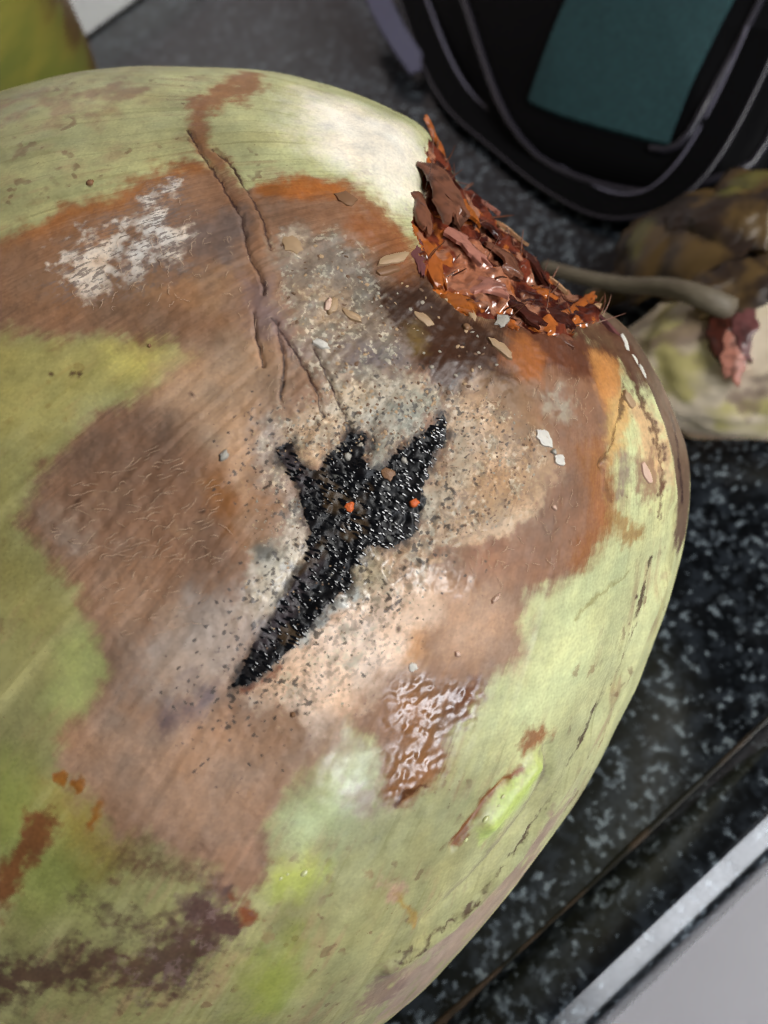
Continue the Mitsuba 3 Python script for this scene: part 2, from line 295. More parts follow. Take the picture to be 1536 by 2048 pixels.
    ('P', [(33.5, 35.0), (37.0, 30.8), (34.5, 22.2), (37.0, 15.0), (33.8, 14.5), (30.0, 21.8), (30.2, 29.0)], 2, 3, 2, S(132,106,100), 0.85, 0.1, 300),
    ('P', [(42.2, 9.5), (50.2, 4.0), (50.2, -4.0), (43.8, -0.5), (38.5, 5.0)], 2, 3, 2, S(112,98,96), 0.9, 0.2, 300),
    ('P', [(35.0, 4.0), (43.8, -0.5), (50.0, -7.2), (49.5, -12.8), (44.2, -15.8), (36.5, -15.2), (34.5, -8.2), (30.5, -5.0), (26.0, -5.5), (21.8, -7.5), (19.0, -2.8), (21.0, 1.5), (28.8, 1.0)], 1.5, 3, 3, S(196,178,152), 1.0, 0.25, 480),
    ('P', [(19.2, 6.0), (28.8, 1.0), (29.8, -5.8), (21.0, -8.5), (19.8, -0.2), (15.5, 0.5)], 1.5, 3, 2, S(190,158,126), 0.95, 0.2, 480),
    ('P', [(41.2, -6.2), (51.0, -7.8), (52.0, -13.0), (45.8, -15.5), (37.2, -14.5), (31.2, -16.8), (29.5, -14.0), (36.0, -9.5)], 1.5, 3, 3, S(150,146,128), 0.9, 0.4, 500),
    ('P', [(52.0, -14.5), (60.5, -16.2), (58.5, -23.2), (62.5, -30.2), (60.2, -38.0), (49.8, -42.5), (36.2, -41.8), (28.0, -38.2), (20.2, -34.8), (16.8, -29.5), (29.0, -32.5), (34.8, -27.8), (40.8, -22.8), (46.0, -21.2)], 2, 4, 3, S(184,154,124), 1.0, 0.22, 420),
    ('P', [(37.8, -23.2), (47.8, -21.2), (53.2, -21.0), (43.0, -29.8), (34.5, -34.0), (29.0, -33.8)], 1.5, 3, 3, S(196,178,152), 0.85, 0.45, 600),
    ('P', [(61.2, -13.8), (68.2, -24.0), (64.5, -31.5), (55.5, -35.0), (53.8, -28.5), (56.5, -20.5)], 2, 3, 2, S(138,106,76), 0.9, 0.2, 300),
    ('P', [(69.5, -22.8), (75.2, -25.5), (71.2, -31.5), (67.2, -30.2)], 1.5, 3, 2, S(178,164,142), 0.85, 0.45, 500),
    ('P', [(44.8, -31.0), (52.8, -33.0), (58.2, -36.8), (51.5, -40.0), (43.0, -40.2), (38.5, -37.0)], 2, 3, 2, S(164,128,90), 0.9, 0.1, 300),
    ('L', [(25.8, -37.8), (36.5, -41.5), (44.0, -42.5), (53.5, -41.2)], 1.1, 2, 1.5, S(204,170,134), 0.85, 0.3, 500),
    ('L', [(27.5, -37.2), (34.8, -42.0), (40.0, -44.0)], 1.3, 1.5, 1, S(124,82,58), 0.8, 0, 0),
    ('P', [(15.8, 7.5), (20.2, 3.8), (18.2, -2.0), (15.8, -8.2), (12.0, -14.8), (8.5, -20.0), (3.8, -22.8), (-0.5, -21.8), (-0.5, -15.2), (5.5, -16.0), (10.0, -9.0), (8.8, -3.8), (13.2, 2.5)], 1.8, 2.5, 2, S(158,142,130), 0.95, 0.15, 350),
    ('P', [(8.0, -3.2), (12.8, -7.2), (10.2, -13.5), (5.5, -17.5), (0.2, -14.5), (2.0, -9.0)], 2, 3, 2, S(136,102,74), 0.75, 0.2, 300),
    ('P', [(-0.8, -12.2), (9.2, -16.5), (8.8, -20.2), (3.2, -23.5), (-3.8, -25.5), (-8.8, -25.2), (-10.0, -20.2), (-4.5, -18.5)], 1.3, 2.5, 2, S(200,186,164), 0.95, 0.2, 500),
    ('P', [(0.8, -12.2), (5.8, -15.8), (5.8, -18.2), (0.8, -17.0), (-1.2, -14.5)], 1.0, 2, 1.5, S(66,60,48), 0.85, 0.3, 400),
    ('P', [(-31.5, -14.0), (-22.5, -12.0), (-14.2, -12.8), (-8.5, -18.8), (-5.2, -24.2), (-8.5, -26.5), (-15.2, -28.5), (-22.2, -32.2), (-27.2, -29.0), (-32.2, -24.5), (-34.8, -19.8)], 3.5, 4, 2, S(164,146,132), 0.95, 0.15, 300),
    ('P', [(-8.0, -25.8), (-4.5, -26.2), (-9.0, -28.8), (-11.8, -29.0)], 1.5, 2, 1, S(150,152,158), 0.7, 0, 0),
    ('P', [(-20.5, -35.2), (-9.2, -33.5), (-0.2, -33.8), (7.5, -32.5), (16.8, -29.5), (20.2, -34.8), (21.8, -42.5), (20.2, -47.8), (11.5, -50.0), (4.8, -48.2), (-1.0, -49.8), (-7.2, -49.5), (-15.0, -47.5), (-17.5, -41.5), (-19.2, -37.5)], 2.5, 3.5, 2.5, S(226,194,166), 1.0, 0.08, 300),
    ('P', [(-1.5, -35.2), (7.2, -37.2), (11.0, -45.5), (4.0, -47.5), (-1.5, -42.8), (-5.2, -39.5)], 3, 4, 2, S(234,210,190), 0.8, 0.15, 400),
    ('P', [(13.0, -27.5), (18.5, -30.8), (17.5, -36.5), (13.0, -36.8), (9.2, -33.8)], 2, 3, 2, S(184,176,150), 0.85, 0.2, 400),
    ('L', [(-5.8, -34.0), (3.0, -33.0), (10.2, -34.0)], 1.0, 2, 1.5, S(190,196,190), 0.75, 0.3, 500),
    ('P', [(-36.0, -26.0), (-33.5, -26.0), (-30.2, -29.5), (-26.8, -28.2), (-23.5, -28.8), (-25.8, -30.2), (-31.5, -31.2), (-35.5, -28.2)], 1.6, 2.5, 1.5, S(98,78,80), 0.85, 0.1, 300),
    ('P', [(-28.2, -21.0), (-24.5, -24.2), (-27.0, -25.8), (-29.2, -23.0)], 1.5, 2.5, 1.5, S(112,94,88), 0.6, 0.2, 300),
    ('L', [(-20.5, -33.8), (-17.0, -35.0), (-12.0, -35.2)], 0.7, 1, 1, S(126,66,34), 0.9, 0.1, 300),
    ('P', [(-50.8, -51.8), (-46.5, -55.2), (-45.0, -63.2), (-48.8, -66.0), (-53.5, -62.8), (-54.8, -56.2), (-52.8, -50.8)], 2, 4, 3, S(98,74,70), 0.9, 0.2, 500),
    # wet amber places
    ('P', [(12.2, -46.5), (15.2, -48.5), (13.5, -51.5), (9.8, -52.5), (8.5, -50.0)], 1.4, 1.5, 1, S(170,116,58), 0.9, 0, 0),
    ('P', [(0.8, -52.8), (5.8, -51.8), (7.5, -56.0), (7.5, -62.8), (4.0, -66.8), (-1.5, -71.5), (-8.0, -72.2), (-12.0, -70.2), (-11.0, -66.0), (-7.0, -61.5), (-2.8, -61.5), (-0.2, -57.0)], 2.4, 3.5, 2, S(152,104,64), 0.85, 0.2, 300),
    ('P', [(10.5, -62.8), (17.2, -63.2), (17.2, -66.0), (12.0, -70.0), (7.0, -69.5)], 1.0, 2.5, 2, S(120,78,54), 0.9, 0.35, 500),
    ('L', [(-12.2, -70.5), (-9.0, -70.2), (-5.0, -72.2)], 0.6, 1, 1, S(90,52,26), 0.9, 0.1, 300),
    # brown blotches low on the fruit
    ('P', [(-55.8, -36.2), (-50.8, -42.2), (-45.5, -53.0), (-46.2, -58.0), (-49.0, -51.2), (-53.0, -43.5), (-55.8, -39.8)], 2, 4, 3.5, S(100,70,54), 0.9, 0.35, 480),
    ('P', [(-44.5, -62.8), (-48.0, -65.5), (-50.8, -65.0), (-55.8, -64.5), (-65.2, -62.0), (-68.5, -60.0), (-68.8, -56.2), (-76.5, -48.5), (-87.8, -44.0), (-92.2, -40.8), (-85.0, -33.2), (-80.8, -36.5), (-71.2, -43.0), (-64.2, -50.8), (-59.8, -52.5), (-61.0, -48.8), (-66.0, -39.8), (-64.2, -37.8), (-58.5, -48.5), (-57.2, -53.5), (-54.2, -55.5), (-50.0, -55.0), (-47.0, -58.5)], 1.8, 4, 3.5, S(82,56,48), 0.9, 0.33, 420),
    ('L', [(-78.0, -29.2), (-71.5, -28.2), (-66.0, -27.0), (-61.8, -25.8)], 2.6, 3, 2, S(116,70,40), 0.95, 0.1, 300),
    ('P', [(-45.8, -60.0), (-43.5, -62.2), (-44.8, -66.5), (-46.8, -65.0)], 0.8, 2, 1.5, S(132,70,34), 0.9, 0.1, 300),
    ('D', [(-53.2, -25.0), (-54.8, -21.8)], 1.3, 1, 1, S(140,84,24), 0.9, 0, 0),
    ('L', [(-55.0, -31.2), (-52.8, -30.5), (-51.8, -30.0)], 0.9, 1, 1, S(142,88,26), 0.85, 0, 0),
    # right-hand flank of the fruit
    ('P', [(116.0, -10.0), (121.2, -23.5), (119.0, -39.8), (115.5, -53.5), (106.8, -66.2), (99.5, -82.0), (86.0, -77.5), (90.5, -65.0), (93.8, -52.5), (98.5, -40.0), (99.0, -28.2), (98.2, -18.8)], 1.4, 2, 2, S(98,72,60), 0.95, 0.12, 300),
    ('P', [(89.2, -36.5), (94.8, -40.0), (91.2, -51.5), (87.8, -58.0), (80.8, -57.0), (83.0, -47.5)], 1.5, 2.5, 2, S(206,168,124), 0.9, 0.1, 300),
    ('P', [(75.0, -45.8), (79.2, -45.5), (75.5, -51.5), (71.0, -52.8)], 1.2, 2, 2, S(150,128,112), 0.8, 0.1, 300),
    ('P', [(79.8, -48.5), (88.2, -50.0), (86.0, -58.5), (79.0, -60.2), (76.0, -55.8)], 1.5, 2.5, 2.5, S(140,108,84), 0.85, 0.35, 420),
    ('P', [(67.2, -51.8), (70.8, -59.2), (74.5, -64.5), (72.2, -66.8), (66.8, -63.0), (65.5, -57.2)], 1.2, 2, 2.5, S(160,122,72), 0.8, 0.3, 420),
    ('L', [(93.0, -32.2), (83.8, -38.2), (78.0, -42.2), (70.5, -44.5)], 0.45, 1, 1, S(100,70,44), 0.8, 0, 0),
    ('L', [(70.5, -44.5), (68.0, -52.2)], 0.5, 1, 1, S(120,84,48), 0.6, 0, 0),
    ('L', [(44.8, -69.2), (54.0, -69.0), (65.2, -70.0)], 0.45, 1, 1, S(150,140,80), 0.6, 0, 0),
    ('L', [(106.5, -46.8), (97.2, -56.8), (94.5, -67.0)], 0.7, 1, 1, S(60,40,36), 0.9, 0.2, 300),
    ('L', [(73.5, -72.5), (68.0, -79.8), (60.2, -86.2), (51.2, -90.8), (43.0, -94.0), (32.8, -99.0), (20.5, -102.2), (8.8, -106.2), (-4.0, -108.0), (-18.0, -106.2), (-28.5, -101.2), (-35.8, -95.8)], 0.55, 2, 1.5, S(74,50,34), 0.9, 0.5, 420),
    ('L', [(80.2, -82.0), (71.5, -93.2), (57.8, -98.5), (43.0, -104.2), (29.0, -107.5), (15.2, -111.0), (-0.5, -113.2), (-17.2, -111.2), (-30.0, -105.8), (-36.2, -100.5)], 1.8, 3, 2, S(170,150,116), 0.7, 0.45, 260),
    ('P', [(18.0, -109.5), (26.5, -112.5), (10.0, -128.2), (-10.2, -132.5), (-29.0, -129.0), (-45.2, -127.5), (-55.0, -123.2), (-51.8, -107.8), (-36.2, -100.5), (-23.2, -106.2), (-8.8, -113.2), (6.0, -113.2)], 2, 4, 4, S(166,140,122), 0.9, 0.42, 300),
    ('P', [(-38.0, -95.0), (-35.8, -102.0), (-43.5, -110.2), (-50.2, -103.8), (-53.0, -101.5), (-45.8, -96.8)], 1.5, 3, 3, S(132,106,92), 0.85, 0.35, 380),
    ('L', [(20.5, -89.0), (18.2, -94.2), (12.8, -98.0), (4.2, -99.8), (-5.8, -101.0), (-18.0, -98.5)], 1.2, 2, 1.5, S(134,124,98), 0.7, 0.2, 300),
    ('P', [(85.0, -10.2), (102.8, -16.2), (107.5, -25.8), (105.5, -36.0), (95.2, -37.5), (94.0, -29.8), (91.8, -21.5), (84.5, -15.2)], 1.4, 2, 2, S(92,58,42), 0.95, 0.1, 300),
    ('L', [(98.2, -23.5), (95.8, -34.8), (91.2, -45.8), (85.5, -57.0), (80.8, -65.5)], 0.6, 2, 1.5, S(92,62,46), 0.85, 0.2, 300),
    # the raised fold with its brown lip
    ('P', [(-1.2, -89.0), (8.2, -87.8), (19.5, -87.8), (18.0, -91.8), (10.8, -95.0), (1.5, -95.2), (-5.0, -94.2)], 1.5, 1.5, 1, S(196,214,116), 0.9, 0, 0),
    ('L', [(-9.0, -88.5), (-4.0, -87.2), (1.8, -86.2), (7.2, -86.5), (14.0, -87.0)], 0.9, 1.2, 1, S(132,78,38), 0.95, 0.1, 300),
    ('P', [(17.5, -81.8), (21.8, -80.5), (24.0, -83.5), (24.8, -88.2), (21.5, -87.2), (17.0, -84.8)], 1.0, 2, 2, S(146,92,56), 0.9, 0.2, 400),
    ('P', [(-16.2, -59.2), (-12.0, -63.8), (-13.8, -69.0), (-18.0, -68.8), (-18.8, -65.0)], 2, 3, 2.5, S(176,150,138), 0.7, 0.35, 400),
    ('L', [(-24.2, -85.0), (-25.8, -90.0), (-27.2, -95.0)], 0.8, 1, 0.8, S(164,132,66), 0.8, 0, 0),
    ('P', [(-24.8, -81.2), (-21.8, -83.0), (-22.2, -86.2), (-25.8, -85.8)], 1.0, 2, 2, S(190,156,130), 0.8, 0.3, 400),
    ('D', [(41.5, -84.0), (42.8, -84.2), (38.5, -79.5), (-25.2, -77.0), (-45.8, -69.5)], 1.0, 1.5, 2, S(150,124,86), 0.6, 0, 0),
    # small pits
    ('D', [(22.0, 74.0), (11.5, -44.5), (65.2, -78.5), (32.2, -109.0), (-15.2, -43.5), (-21.8, 18.5), (-3.8, -0.5), (-9.5, 44.0), (-6.5, 41.0), (-5.5, 40.2), (10.2, 21.0)], 0.55, 0.6, 0.6, S(76,50,34), 0.85, 0, 0),
]
CRACKS = [[(46.2, 73.0), (46.0, 68.2), (44.8, 63.8), (44.2, 57.5), (43.2, 52.0), (42.0, 46.8), (40.0, 42.0), (38.2, 37.2), (37.0, 32.2), (35.5, 29.0)],
          [(48.2, 66.0), (48.2, 60.5), (48.0, 55.5), (47.0, 49.2), (45.8, 43.8), (44.0, 38.8), (43.0, 36.8)],
          [(31.5, 27.8), (28.2, 21.8), (25.8, 16.2)],
          [(33.2, 23.2), (33.2, 16.2), (32.5, 11.0), (30.8, 5.0), (28.8, -0.5)],
          [(37.0, 13.5), (35.2, 7.5), (33.5, 1.8), (31.8, -6.0)],
          [(33.5, 21.8), (30.0, 14.5), (23.5, 8.0)]]


MOULD = [(45.8, 39.2), (53.5, 33.5), (61.5, 25.5), (51.8, 4.2), (49.2, -8.0), (58.0, -15.8), (58.5, -23.2), (61.0, -32.0), (50.2, -41.8), (33.5, -40.0), (23.2, -41.0), (9.8, -47.2), (-4.0, -47.2), (-17.5, -41.5), (-19.5, -34.8), (-2.2, -33.2), (-2.5, -24.0), (-8.5, -20.2), (5.5, -16.0), (12.8, 2.8), (20.0, 6.8), (30.0, 2.8), (36.2, 21.0)]

MOULD2 = [(0.2, 62.2), (11.8, 66.0), (23.8, 67.0), (39.0, 65.0), (35.8, 53.0), (27.5, 43.0), (12.5, 47.8), (0.8, 54.5)]
BLOTCH = [(-52.5, -50.0), (-44.8, -54.8), (-43.8, -64.8), (-50.8, -66.5), (-59.8, -65.2), (-68.5, -60.0), (-71.0, -51.5), (-63.5, -51.2), (-55.2, -55.5)]


def husk_look(p):
    u, v, q, d = chart(p)
    a, b, c, e = warps(q)
    # green skin
    gx, gy = grain(d, 34.0, 2.4)
    g1 = noise(gx, gy, 0.3)
    gx2, gy2 = grain(d, 150.0, 7.0)
    g2 = noise(gx2, gy2, 2.7)
    pale = smoothstep(-60, 90, u - 0.25 * v + 60 * a)  # paler towards the stem: own tone, plus side light put into the colour
    col = mix(S(138, 134, 88), S(198, 198, 146), pale)
    col = mix(col, S(182, 176, 122), 0.5 * smoothstep(0.45, 0.8, g1))
    col = mix(col, S(120, 116, 66), 0.35 * smoothstep(0.55, 0.85, g2) * (0.3 + g1))
    sp = noise(q.x * 1500, q.y * 1500, q.z * 1500)
    col = mix(col, S(110, 84, 56), 0.7 * smoothstep(0.90, 0.97, sp) * smoothstep(0.45, 0.7, fbm(q.x * 90, q.y * 90, q.z * 90, 2)))
    scuff = fbm(q.x * 120 + 7, q.y * 120, q.z * 120 + 21, 4)
    gx3, gy3 = grain(d, 90.0, 9.0)
    scr = fbm(gx3, gy3, 3.3, 3)
    col = mix(col, S(160, 132, 98), 0.55 * smoothstep(0.53, 0.70, 0.6 * scuff + 0.4 * scr))
    col = mix(col, S(116, 88, 64), 0.6 * smoothstep(0.66, 0.76, fbm(q.x * 600 + 7, q.y * 600, q.z * 600, 2)) * smoothstep(0.48, 0.6, scuff))
    fib = noise(gx2 * 1.6, gy2 * 2.2, 8.1)
    blot = fbm(q.x * 420 + 3, q.y * 420, q.z * 420, 3)
    n1 = fbm(q.x * 300 + 13, q.y * 300, q.z * 300, 3)
    n2 = fbm(q.x * 520 + 31, q.y * 520, q.z * 520, 3)
    rot = None
    for kind, pts, soft, wa, wb, colour, op, patch, sc in STAINS:
        uu, vv = u + 2 * wa * a + wb * c * 2, v + 2 * wa * b + wb * e * 2
        soft, rough = 1.5 * soft + 0.3, min(0.25 * soft, 0.55) * (2 * fib - 1) + 2.2 * (2 * blot - 1)
        if kind == 'P':
            m = inside(poly(uu, vv, pts) + rough, soft)
        elif kind == 'L':
            soft = (soft - 0.3) / 1.5
            m = inside(stroke(uu, vv, pts) - soft + 0.4 * rough, 0.6 * soft + 0.25)
        else:
            m = inside(spots(uu, vv, pts, (soft - 0.3) / 1.5), 0.5)
        if patch > 0:
            nn = n1 if sc < 400 else n2
            m = m * smoothstep(patch - 0.15, patch + 0.20, nn + 0.15 * (m - 0.4))
        col = mix(col, colour, m * op)
        if pts is ROT:
            rot = m
            col = col * (1 + (0.20 * (fib - 0.5) + 0.25 * (g2 - 0.5)) * m)
    # fine crumbly mould over the greys
    mz = inside(poly(u + 6 * a + 3 * c, v + 6 * b + 3 * e, MOULD), 3.0)
    f1, f2 = fbm(q.x * 1700, q.y * 1700, q.z * 1700 + 2, 3), fbm(q.x * 460, q.y * 460, q.z * 460 + 6, 3)
    col = mix(col, S(118, 98, 80), 0.5 * mz * smoothstep(0.52, 0.64, f1))
    col = mix(col, S(214, 198, 172), 0.75 * mz * smoothstep(0.54, 0.66, 1 - f1) * smoothstep(0.40, 0.58, f2))
    col = mix(col, S(128, 124, 108), 0.45 * mz * smoothstep(0.54, 0.70, f2))
    gx4, gy4 = grain(d, 240.0, 40.0)
    m4 = inside(poly(u + 6 * a, v + 6 * b, MOULD2), 4.0)
    col = mix(col, S(118, 100, 90), 0.8 * m4 * smoothstep(0.50, 0.62, 0.5 * fbm(gx4, gy4, 1.1, 3) + 0.5 * f1))
    m5 = inside(poly(u + 6 * a, v + 6 * b, BLOTCH), 5.0)
    col = mix(col, S(128, 104, 98), 0.55 * m5 * smoothstep(0.5, 0.66, f2) * smoothstep(0.35, 0.6, f1))
    cr = mi.Float(9.0)
    for pts in CRACKS:
        cr = dr.minimum(cr, stroke(u + 1.6 * a + 1.2 * c, v + 1.6 * b + 1.2 * e, pts))
    col = mix(col, S(58, 32, 24), 0.9 * inside(cr - 0.2 + 0.5 * (blot - 0.5), 0.25))
    tf = tar_field(u, v, 5 * c, 5 * e)
    # black specks strewn round the black rot
    near = 1 - smoothstep(2, 26, tf)
    k = 0.5 * noise(q.x * 2300 + 5, q.y * 2300, q.z * 2300) + 0.5 * noise(q.x * 1300 + 5, q.y * 1300, q.z * 1300) + 0.10
    col = mix(col, S(62, 54, 48), 0.8 * rot * smoothstep(0.86 - 0.15 * near * near, 0.96 - 0.15 * near * near, k) * smoothstep(0.1, 0.4, near))
    col = mix(col, S(40, 36, 36), 0.8 * inside(tf - 0.9 + 3.0 * (blot - 0.5), 1.1))
    grit = noise(q.x * 2600, q.y * 2600, q.z * 2600)
    mot = fbm(q.x * 75 + 5, q.y * 75, q.z * 75, 4)
    tone = (0.80 + 0.40 * blot) * (0.88 + 0.24 * grit) * (0.55 + 0.9 * mot) * dr.lerp(mi.Float(1.0), 0.94 + 0.12 * fib, 0.12 + 0.6 * rot)
    col = col * dr.minimum(tone, 1.25)
    warm = fbm(q.x * 190 + 51, q.y * 190, q.z * 190 + 3, 3) - 0.5
    col = col * (mi.Color3f(1) + warm * mi.Color3f(0.3, 0.0, -0.35) * (0.35 + 0.65 * rot))
    return col, u, v, rot, tf


WET = [(3.5, -51.0), (10.8, -50.8), (11.5, -58.0), (17.5, -64.8), (11.5, -72.5), (5.0, -69.2), (0.2, -75.0), (-9.2, -73.8), (-13.0, -68.2), (-6.5, -60.8), (-2.2, -60.8), (-1.0, -56.2)]
WET2 = [(-7.2, -17.2), (12.2, -19.0), (17.2, -25.8), (24.5, -39.5), (32.2, -46.8), (26.2, -48.8), (14.2, -41.8), (8.0, -36.5), (-7.0, -35.5), (-12.8, -33.0), (-10.8, -24.8)]
WET4 = [(-22.0, -51.0), (-12.5, -53.8), (-10.0, -60.0), (-16.5, -67.5), (-22.8, -65.0), (-26.2, -57.2)]
WET3 = [(63.0, 35.2), (83.5, 33.2), (78.5, -2.2), (103.8, -23.2), (89.0, -33.5), (60.8, -19.2), (51.0, -7.8), (52.0, 13.2)]


def husk_rough(p, n, uv):
    u, v, q, d = chart(p)
    a, b, c, e = warps(q)
    uu, vv = u + 7 * a + 4 * c, v + 7 * b + 4 * e
    w = inside(poly(uu, vv, WET), 3.0)
    w = dr.maximum(w, 0.75 * inside(poly(uu, vv, WET2), 2.0))
    w = dr.maximum(w, 0.45 * inside(poly(uu, vv, WET3), 2.0))
    w = dr.maximum(w, 0.7 * inside(poly(uu, vv, WET4), 2.5))
    r = inside(poly(uu, vv, ROT), 1.5)
    base = dr.lerp(mi.Float(0.40), mi.Float(0.62), r) + 0.25 * (noise(q.x * 500, q.y * 500, q.z * 500) - 0.5)
    return dr.lerp(base, mi.Float(0.10) + 0.20 * noise(q.x * 900, q.y * 900, q.z * 900), w)


mat('husk_skin', proc(lambda p, n, uv: husk_look(p)[0]), proc(husk_rough), specular=0.5)


SMEAR = [(-11.8, -29.0), (-5.2, -27.5), (1.5, -25.5), (7.8, -23.2)]
SMEAR2 = [(18.0, -1.5), (17.0, -5.2), (16.8, -9.0)]


def tar_color(p, n, uv):
    q = mi.Vector3f(p) - V3(CEN)
    a = fbm(q.x * 330, q.y * 330, q.z * 330, 3)
    u, v, _, _ = chart(p)
    c = mix(S(7, 8, 11), S(26, 24, 25), smoothstep(0.4, 0.7, a))
    c = mix(c, S(62, 54, 56), 0.9 * inside(dr.minimum(stroke(u, v, SMEAR), stroke(u, v, SMEAR2)) - 2.0 + 3 * (a - 0.5), 1.2))
    b = fbm(q.x * 210 + 9, q.y * 210, q.z * 210, 2)
    c = mix(c, S(74, 58, 40), 0.8 * smoothstep(0.66, 0.76, b))
    return mix(c, S(118, 118, 112), 0.7 * smoothstep(0.74, 0.84, fbm(q.x * 800, q.y * 800, q.z * 800, 2)))


mat('black_slime', proc(tar_color), 0.42, specular=0.25)


PINK = [(76.2, 12.2), (85.8, 17.5), (95.8, 16.0), (100.2, 10.2), (89.2, 0.8), (79.0, 1.2), (75.2, 6.5)]
AMBER = [(76.2, 23.8), (78.5, 21.5), (72.5, 10.8), (75.2, 3.0), (70.8, -0.8), (67.5, 5.2), (69.8, 13.8)]


def scar_color(p, n, uv):
    u, v, q, d = chart(p)
    a, b, c, e = warps(q)
    f = fbm(q.x * 260, q.y * 260, q.z * 260, 3)
    f2, f3 = fbm(q.x * 330 + 20, q.y * 330, q.z * 330, 3), fbm(q.x * 300, q.y * 300 + 44, q.z * 300, 3)
    col = mix(S(62, 24, 17), S(112, 52, 34), smoothstep(0.35, 0.6, f))
    col = mix(col, S(178, 98, 44), 0.9 * smoothstep(0.56, 0.64, f2))
    col = mix(col, S(166, 114, 88), 0.9 * smoothstep(0.56, 0.66, f3))
    uu, vv = u + 5 * a + 3 * c, v + 5 * b + 3 * e
    col = mix(col, S(168, 108, 80), 0.9 * inside(poly(uu, vv, PINK), 1.6) * smoothstep(0.3, 0.6, f + 0.1))
    col = mix(col, S(176, 96, 38), 0.9 * inside(poly(uu, vv, AMBER), 1.0))
    return col * (0.7 + 0.6 * fbm(q.x * 900, q.y * 900, q.z * 900, 2))


mat('wet_scar', proc(scar_color), 0.14, specular=0.6)

# ---- the husk's mesh, fine on the face that shows
ico = trimesh.creation.icosphere(subdivisions=6)
V, F = np.array(ico.vertices), np.array(ico.faces)
E1 = V[F].mean(1)
hot = (E1 @ NX > -0.38)
fine = trimesh.Trimesh(V, F[hot], process=True)
for _ in range(2):
    fine = fine.subdivide()
coarse = trimesh.Trimesh(V, F[~hot], process=True)


def displaced(D):
    """points of the husk in the unit directions D, with ridges, dents, wrinkles, the torn stem end and the sunk black rot"""
    D = unit(D)
    r = radius_of(D)
    P = CEN + D * r[:, None]
    p = mi.Point3f(*[mi.Float(np.ascontiguousarray(P[:, k])) for k in range(3)])
    u, v, q, d = chart(p)
    a, b, c, e = warps(q)
    rot = inside(poly(u + 4.4 * a, v + 4.4 * b, ROT), 2.0)
    tf = tar_field(u, v, 5 * c, 5 * e)
    scar = scar_mask(u, v, 6 * a + 3 * c, 6 * b + 3 * e)
    h = 0.0016 * (fbm(q.x * 38, q.y * 38, q.z * 38, 2) - 0.5)
    gx, gy = grain(d, 60.0, 3.0)
    h += 0.00022 * (noise(gx, gy, 0.5) - 0.5) * (1 + rot)
    gx, gy = grain(d, 210.0, 14.0)
    h += 0.00005 * (noise(gx, gy, 1.5) - 0.5) * (0.6 + rot)
    h += rot * 0.0006 * (fbm(q.x * 260, q.y * 260, q.z * 260 + 3, 3) - 0.5)
    h += rot * 0.00022 * (fbm(q.x * 1300, q.y * 1300, q.z * 1300, 2) - 0.5)
    mz = inside(poly(u + 6 * a, v + 6 * b, MOULD), 3.0)
    h += mz * 0.0007 * (fbm(q.x * 700, q.y * 700, q.z * 700 + 6, 3) - 0.5)
    h += 0.00008 * (noise(q.x * 700, q.y * 700, q.z * 700) - 0.5)
    # sunk trough of the black rot
    h -= 0.0022 * (1 - smoothstep(-5, 14, tf)) * (1 - scar)
    h += inside(tf, 0.8) * (0.0014 * (fbm(q.x * 480, q.y * 480, q.z * 480, 3) - 0.5) + 0.0003 * (noise(q.x * 1500, q.y * 1500, q.z * 1500) - 0.5) + 0.0002)
    # cracks and folds
    cr = mi.Float(9.0)
    for pts in CRACKS:
        cr = dr.minimum(cr, stroke(u + 1.6 * a + 1.2 * c, v + 1.6 * b + 1.2 * e, pts))
    h -= 0.0006 * dr.exp(-dr.square(cr / 0.35))
    bead = dr.minimum(stroke(u, v, [(47.8, 60.0), (46.2, 51.2), (44.2, 43.5), (40.2, 35.8), (35.2, 27.8)]), stroke(u, v, [(33.0, 23.8), (28.5, 15.8), (24.2, 9.0)]))
    h += 0.00045 * dr.exp(-dr.square(bead / 2.0))
    h += 0.0016 * dr.exp(-dr.square(stroke(u, v, [(0.5, -91.5), (7.8, -91.0), (16.5, -89.8)]) / 2.6))
    h -= 0.0007 * dr.exp(-dr.square(stroke(u, v, [(-9.8, -88.2), (-3.2, -87.2), (2.5, -86.2), (9.0, -86.8)]) / 1.0))
    h -= 0.0009 * dr.exp(-dr.square(stroke(u, v, [(21.8, -90.2), (18.2, -96.5), (9.5, -100.5), (-0.8, -101.8), (-13.0, -101.2), (-25.2, -97.0)]) / 1.8))
    h += 0.0012 * dr.exp(-dr.square(stroke(u, v, [(80.2, -82.0), (56.5, -95.0), (26.0, -105.5), (0.2, -111.2), (-23.2, -106.2), (-37.0, -97.5)]) / 2.2))
    h += 0.0012 * dr.exp(-dr.square(stroke(u, v, [(101.0, -22.8), (97.5, -38.2), (91.2, -51.5), (87.8, -63.5)]) / 2.0))
    h -= 0.0005 * dr.exp(-dr.square(stroke(u, v, [(93.0, -32.2), (83.8, -38.2), (78.0, -42.2), (70.5, -44.5)]) / 0.7))
    wet = inside(poly(u + 7 * a, v + 7 * b, WET), 3.0)
    h += wet * (0.0007 * (fbm(q.x * 130 + 3, q.y * 130, q.z * 130, 3) - 0.5) + 0.00018 * (noise(q.x * 1500, q.y * 1500, q.z * 1500) - 0.5))
    # torn stem end
    h += scar * (0.0058 * (fbm(q.x * 190, q.y * 190, q.z * 190 + 8, 4) - 0.54) + 0.0010 * (fbm(q.x * 800, q.y * 800, q.z * 800, 2) - 0.5))
    hh = np.array(h)
    return P + D * hh[:, None], np.array(tf), np.array(scar)


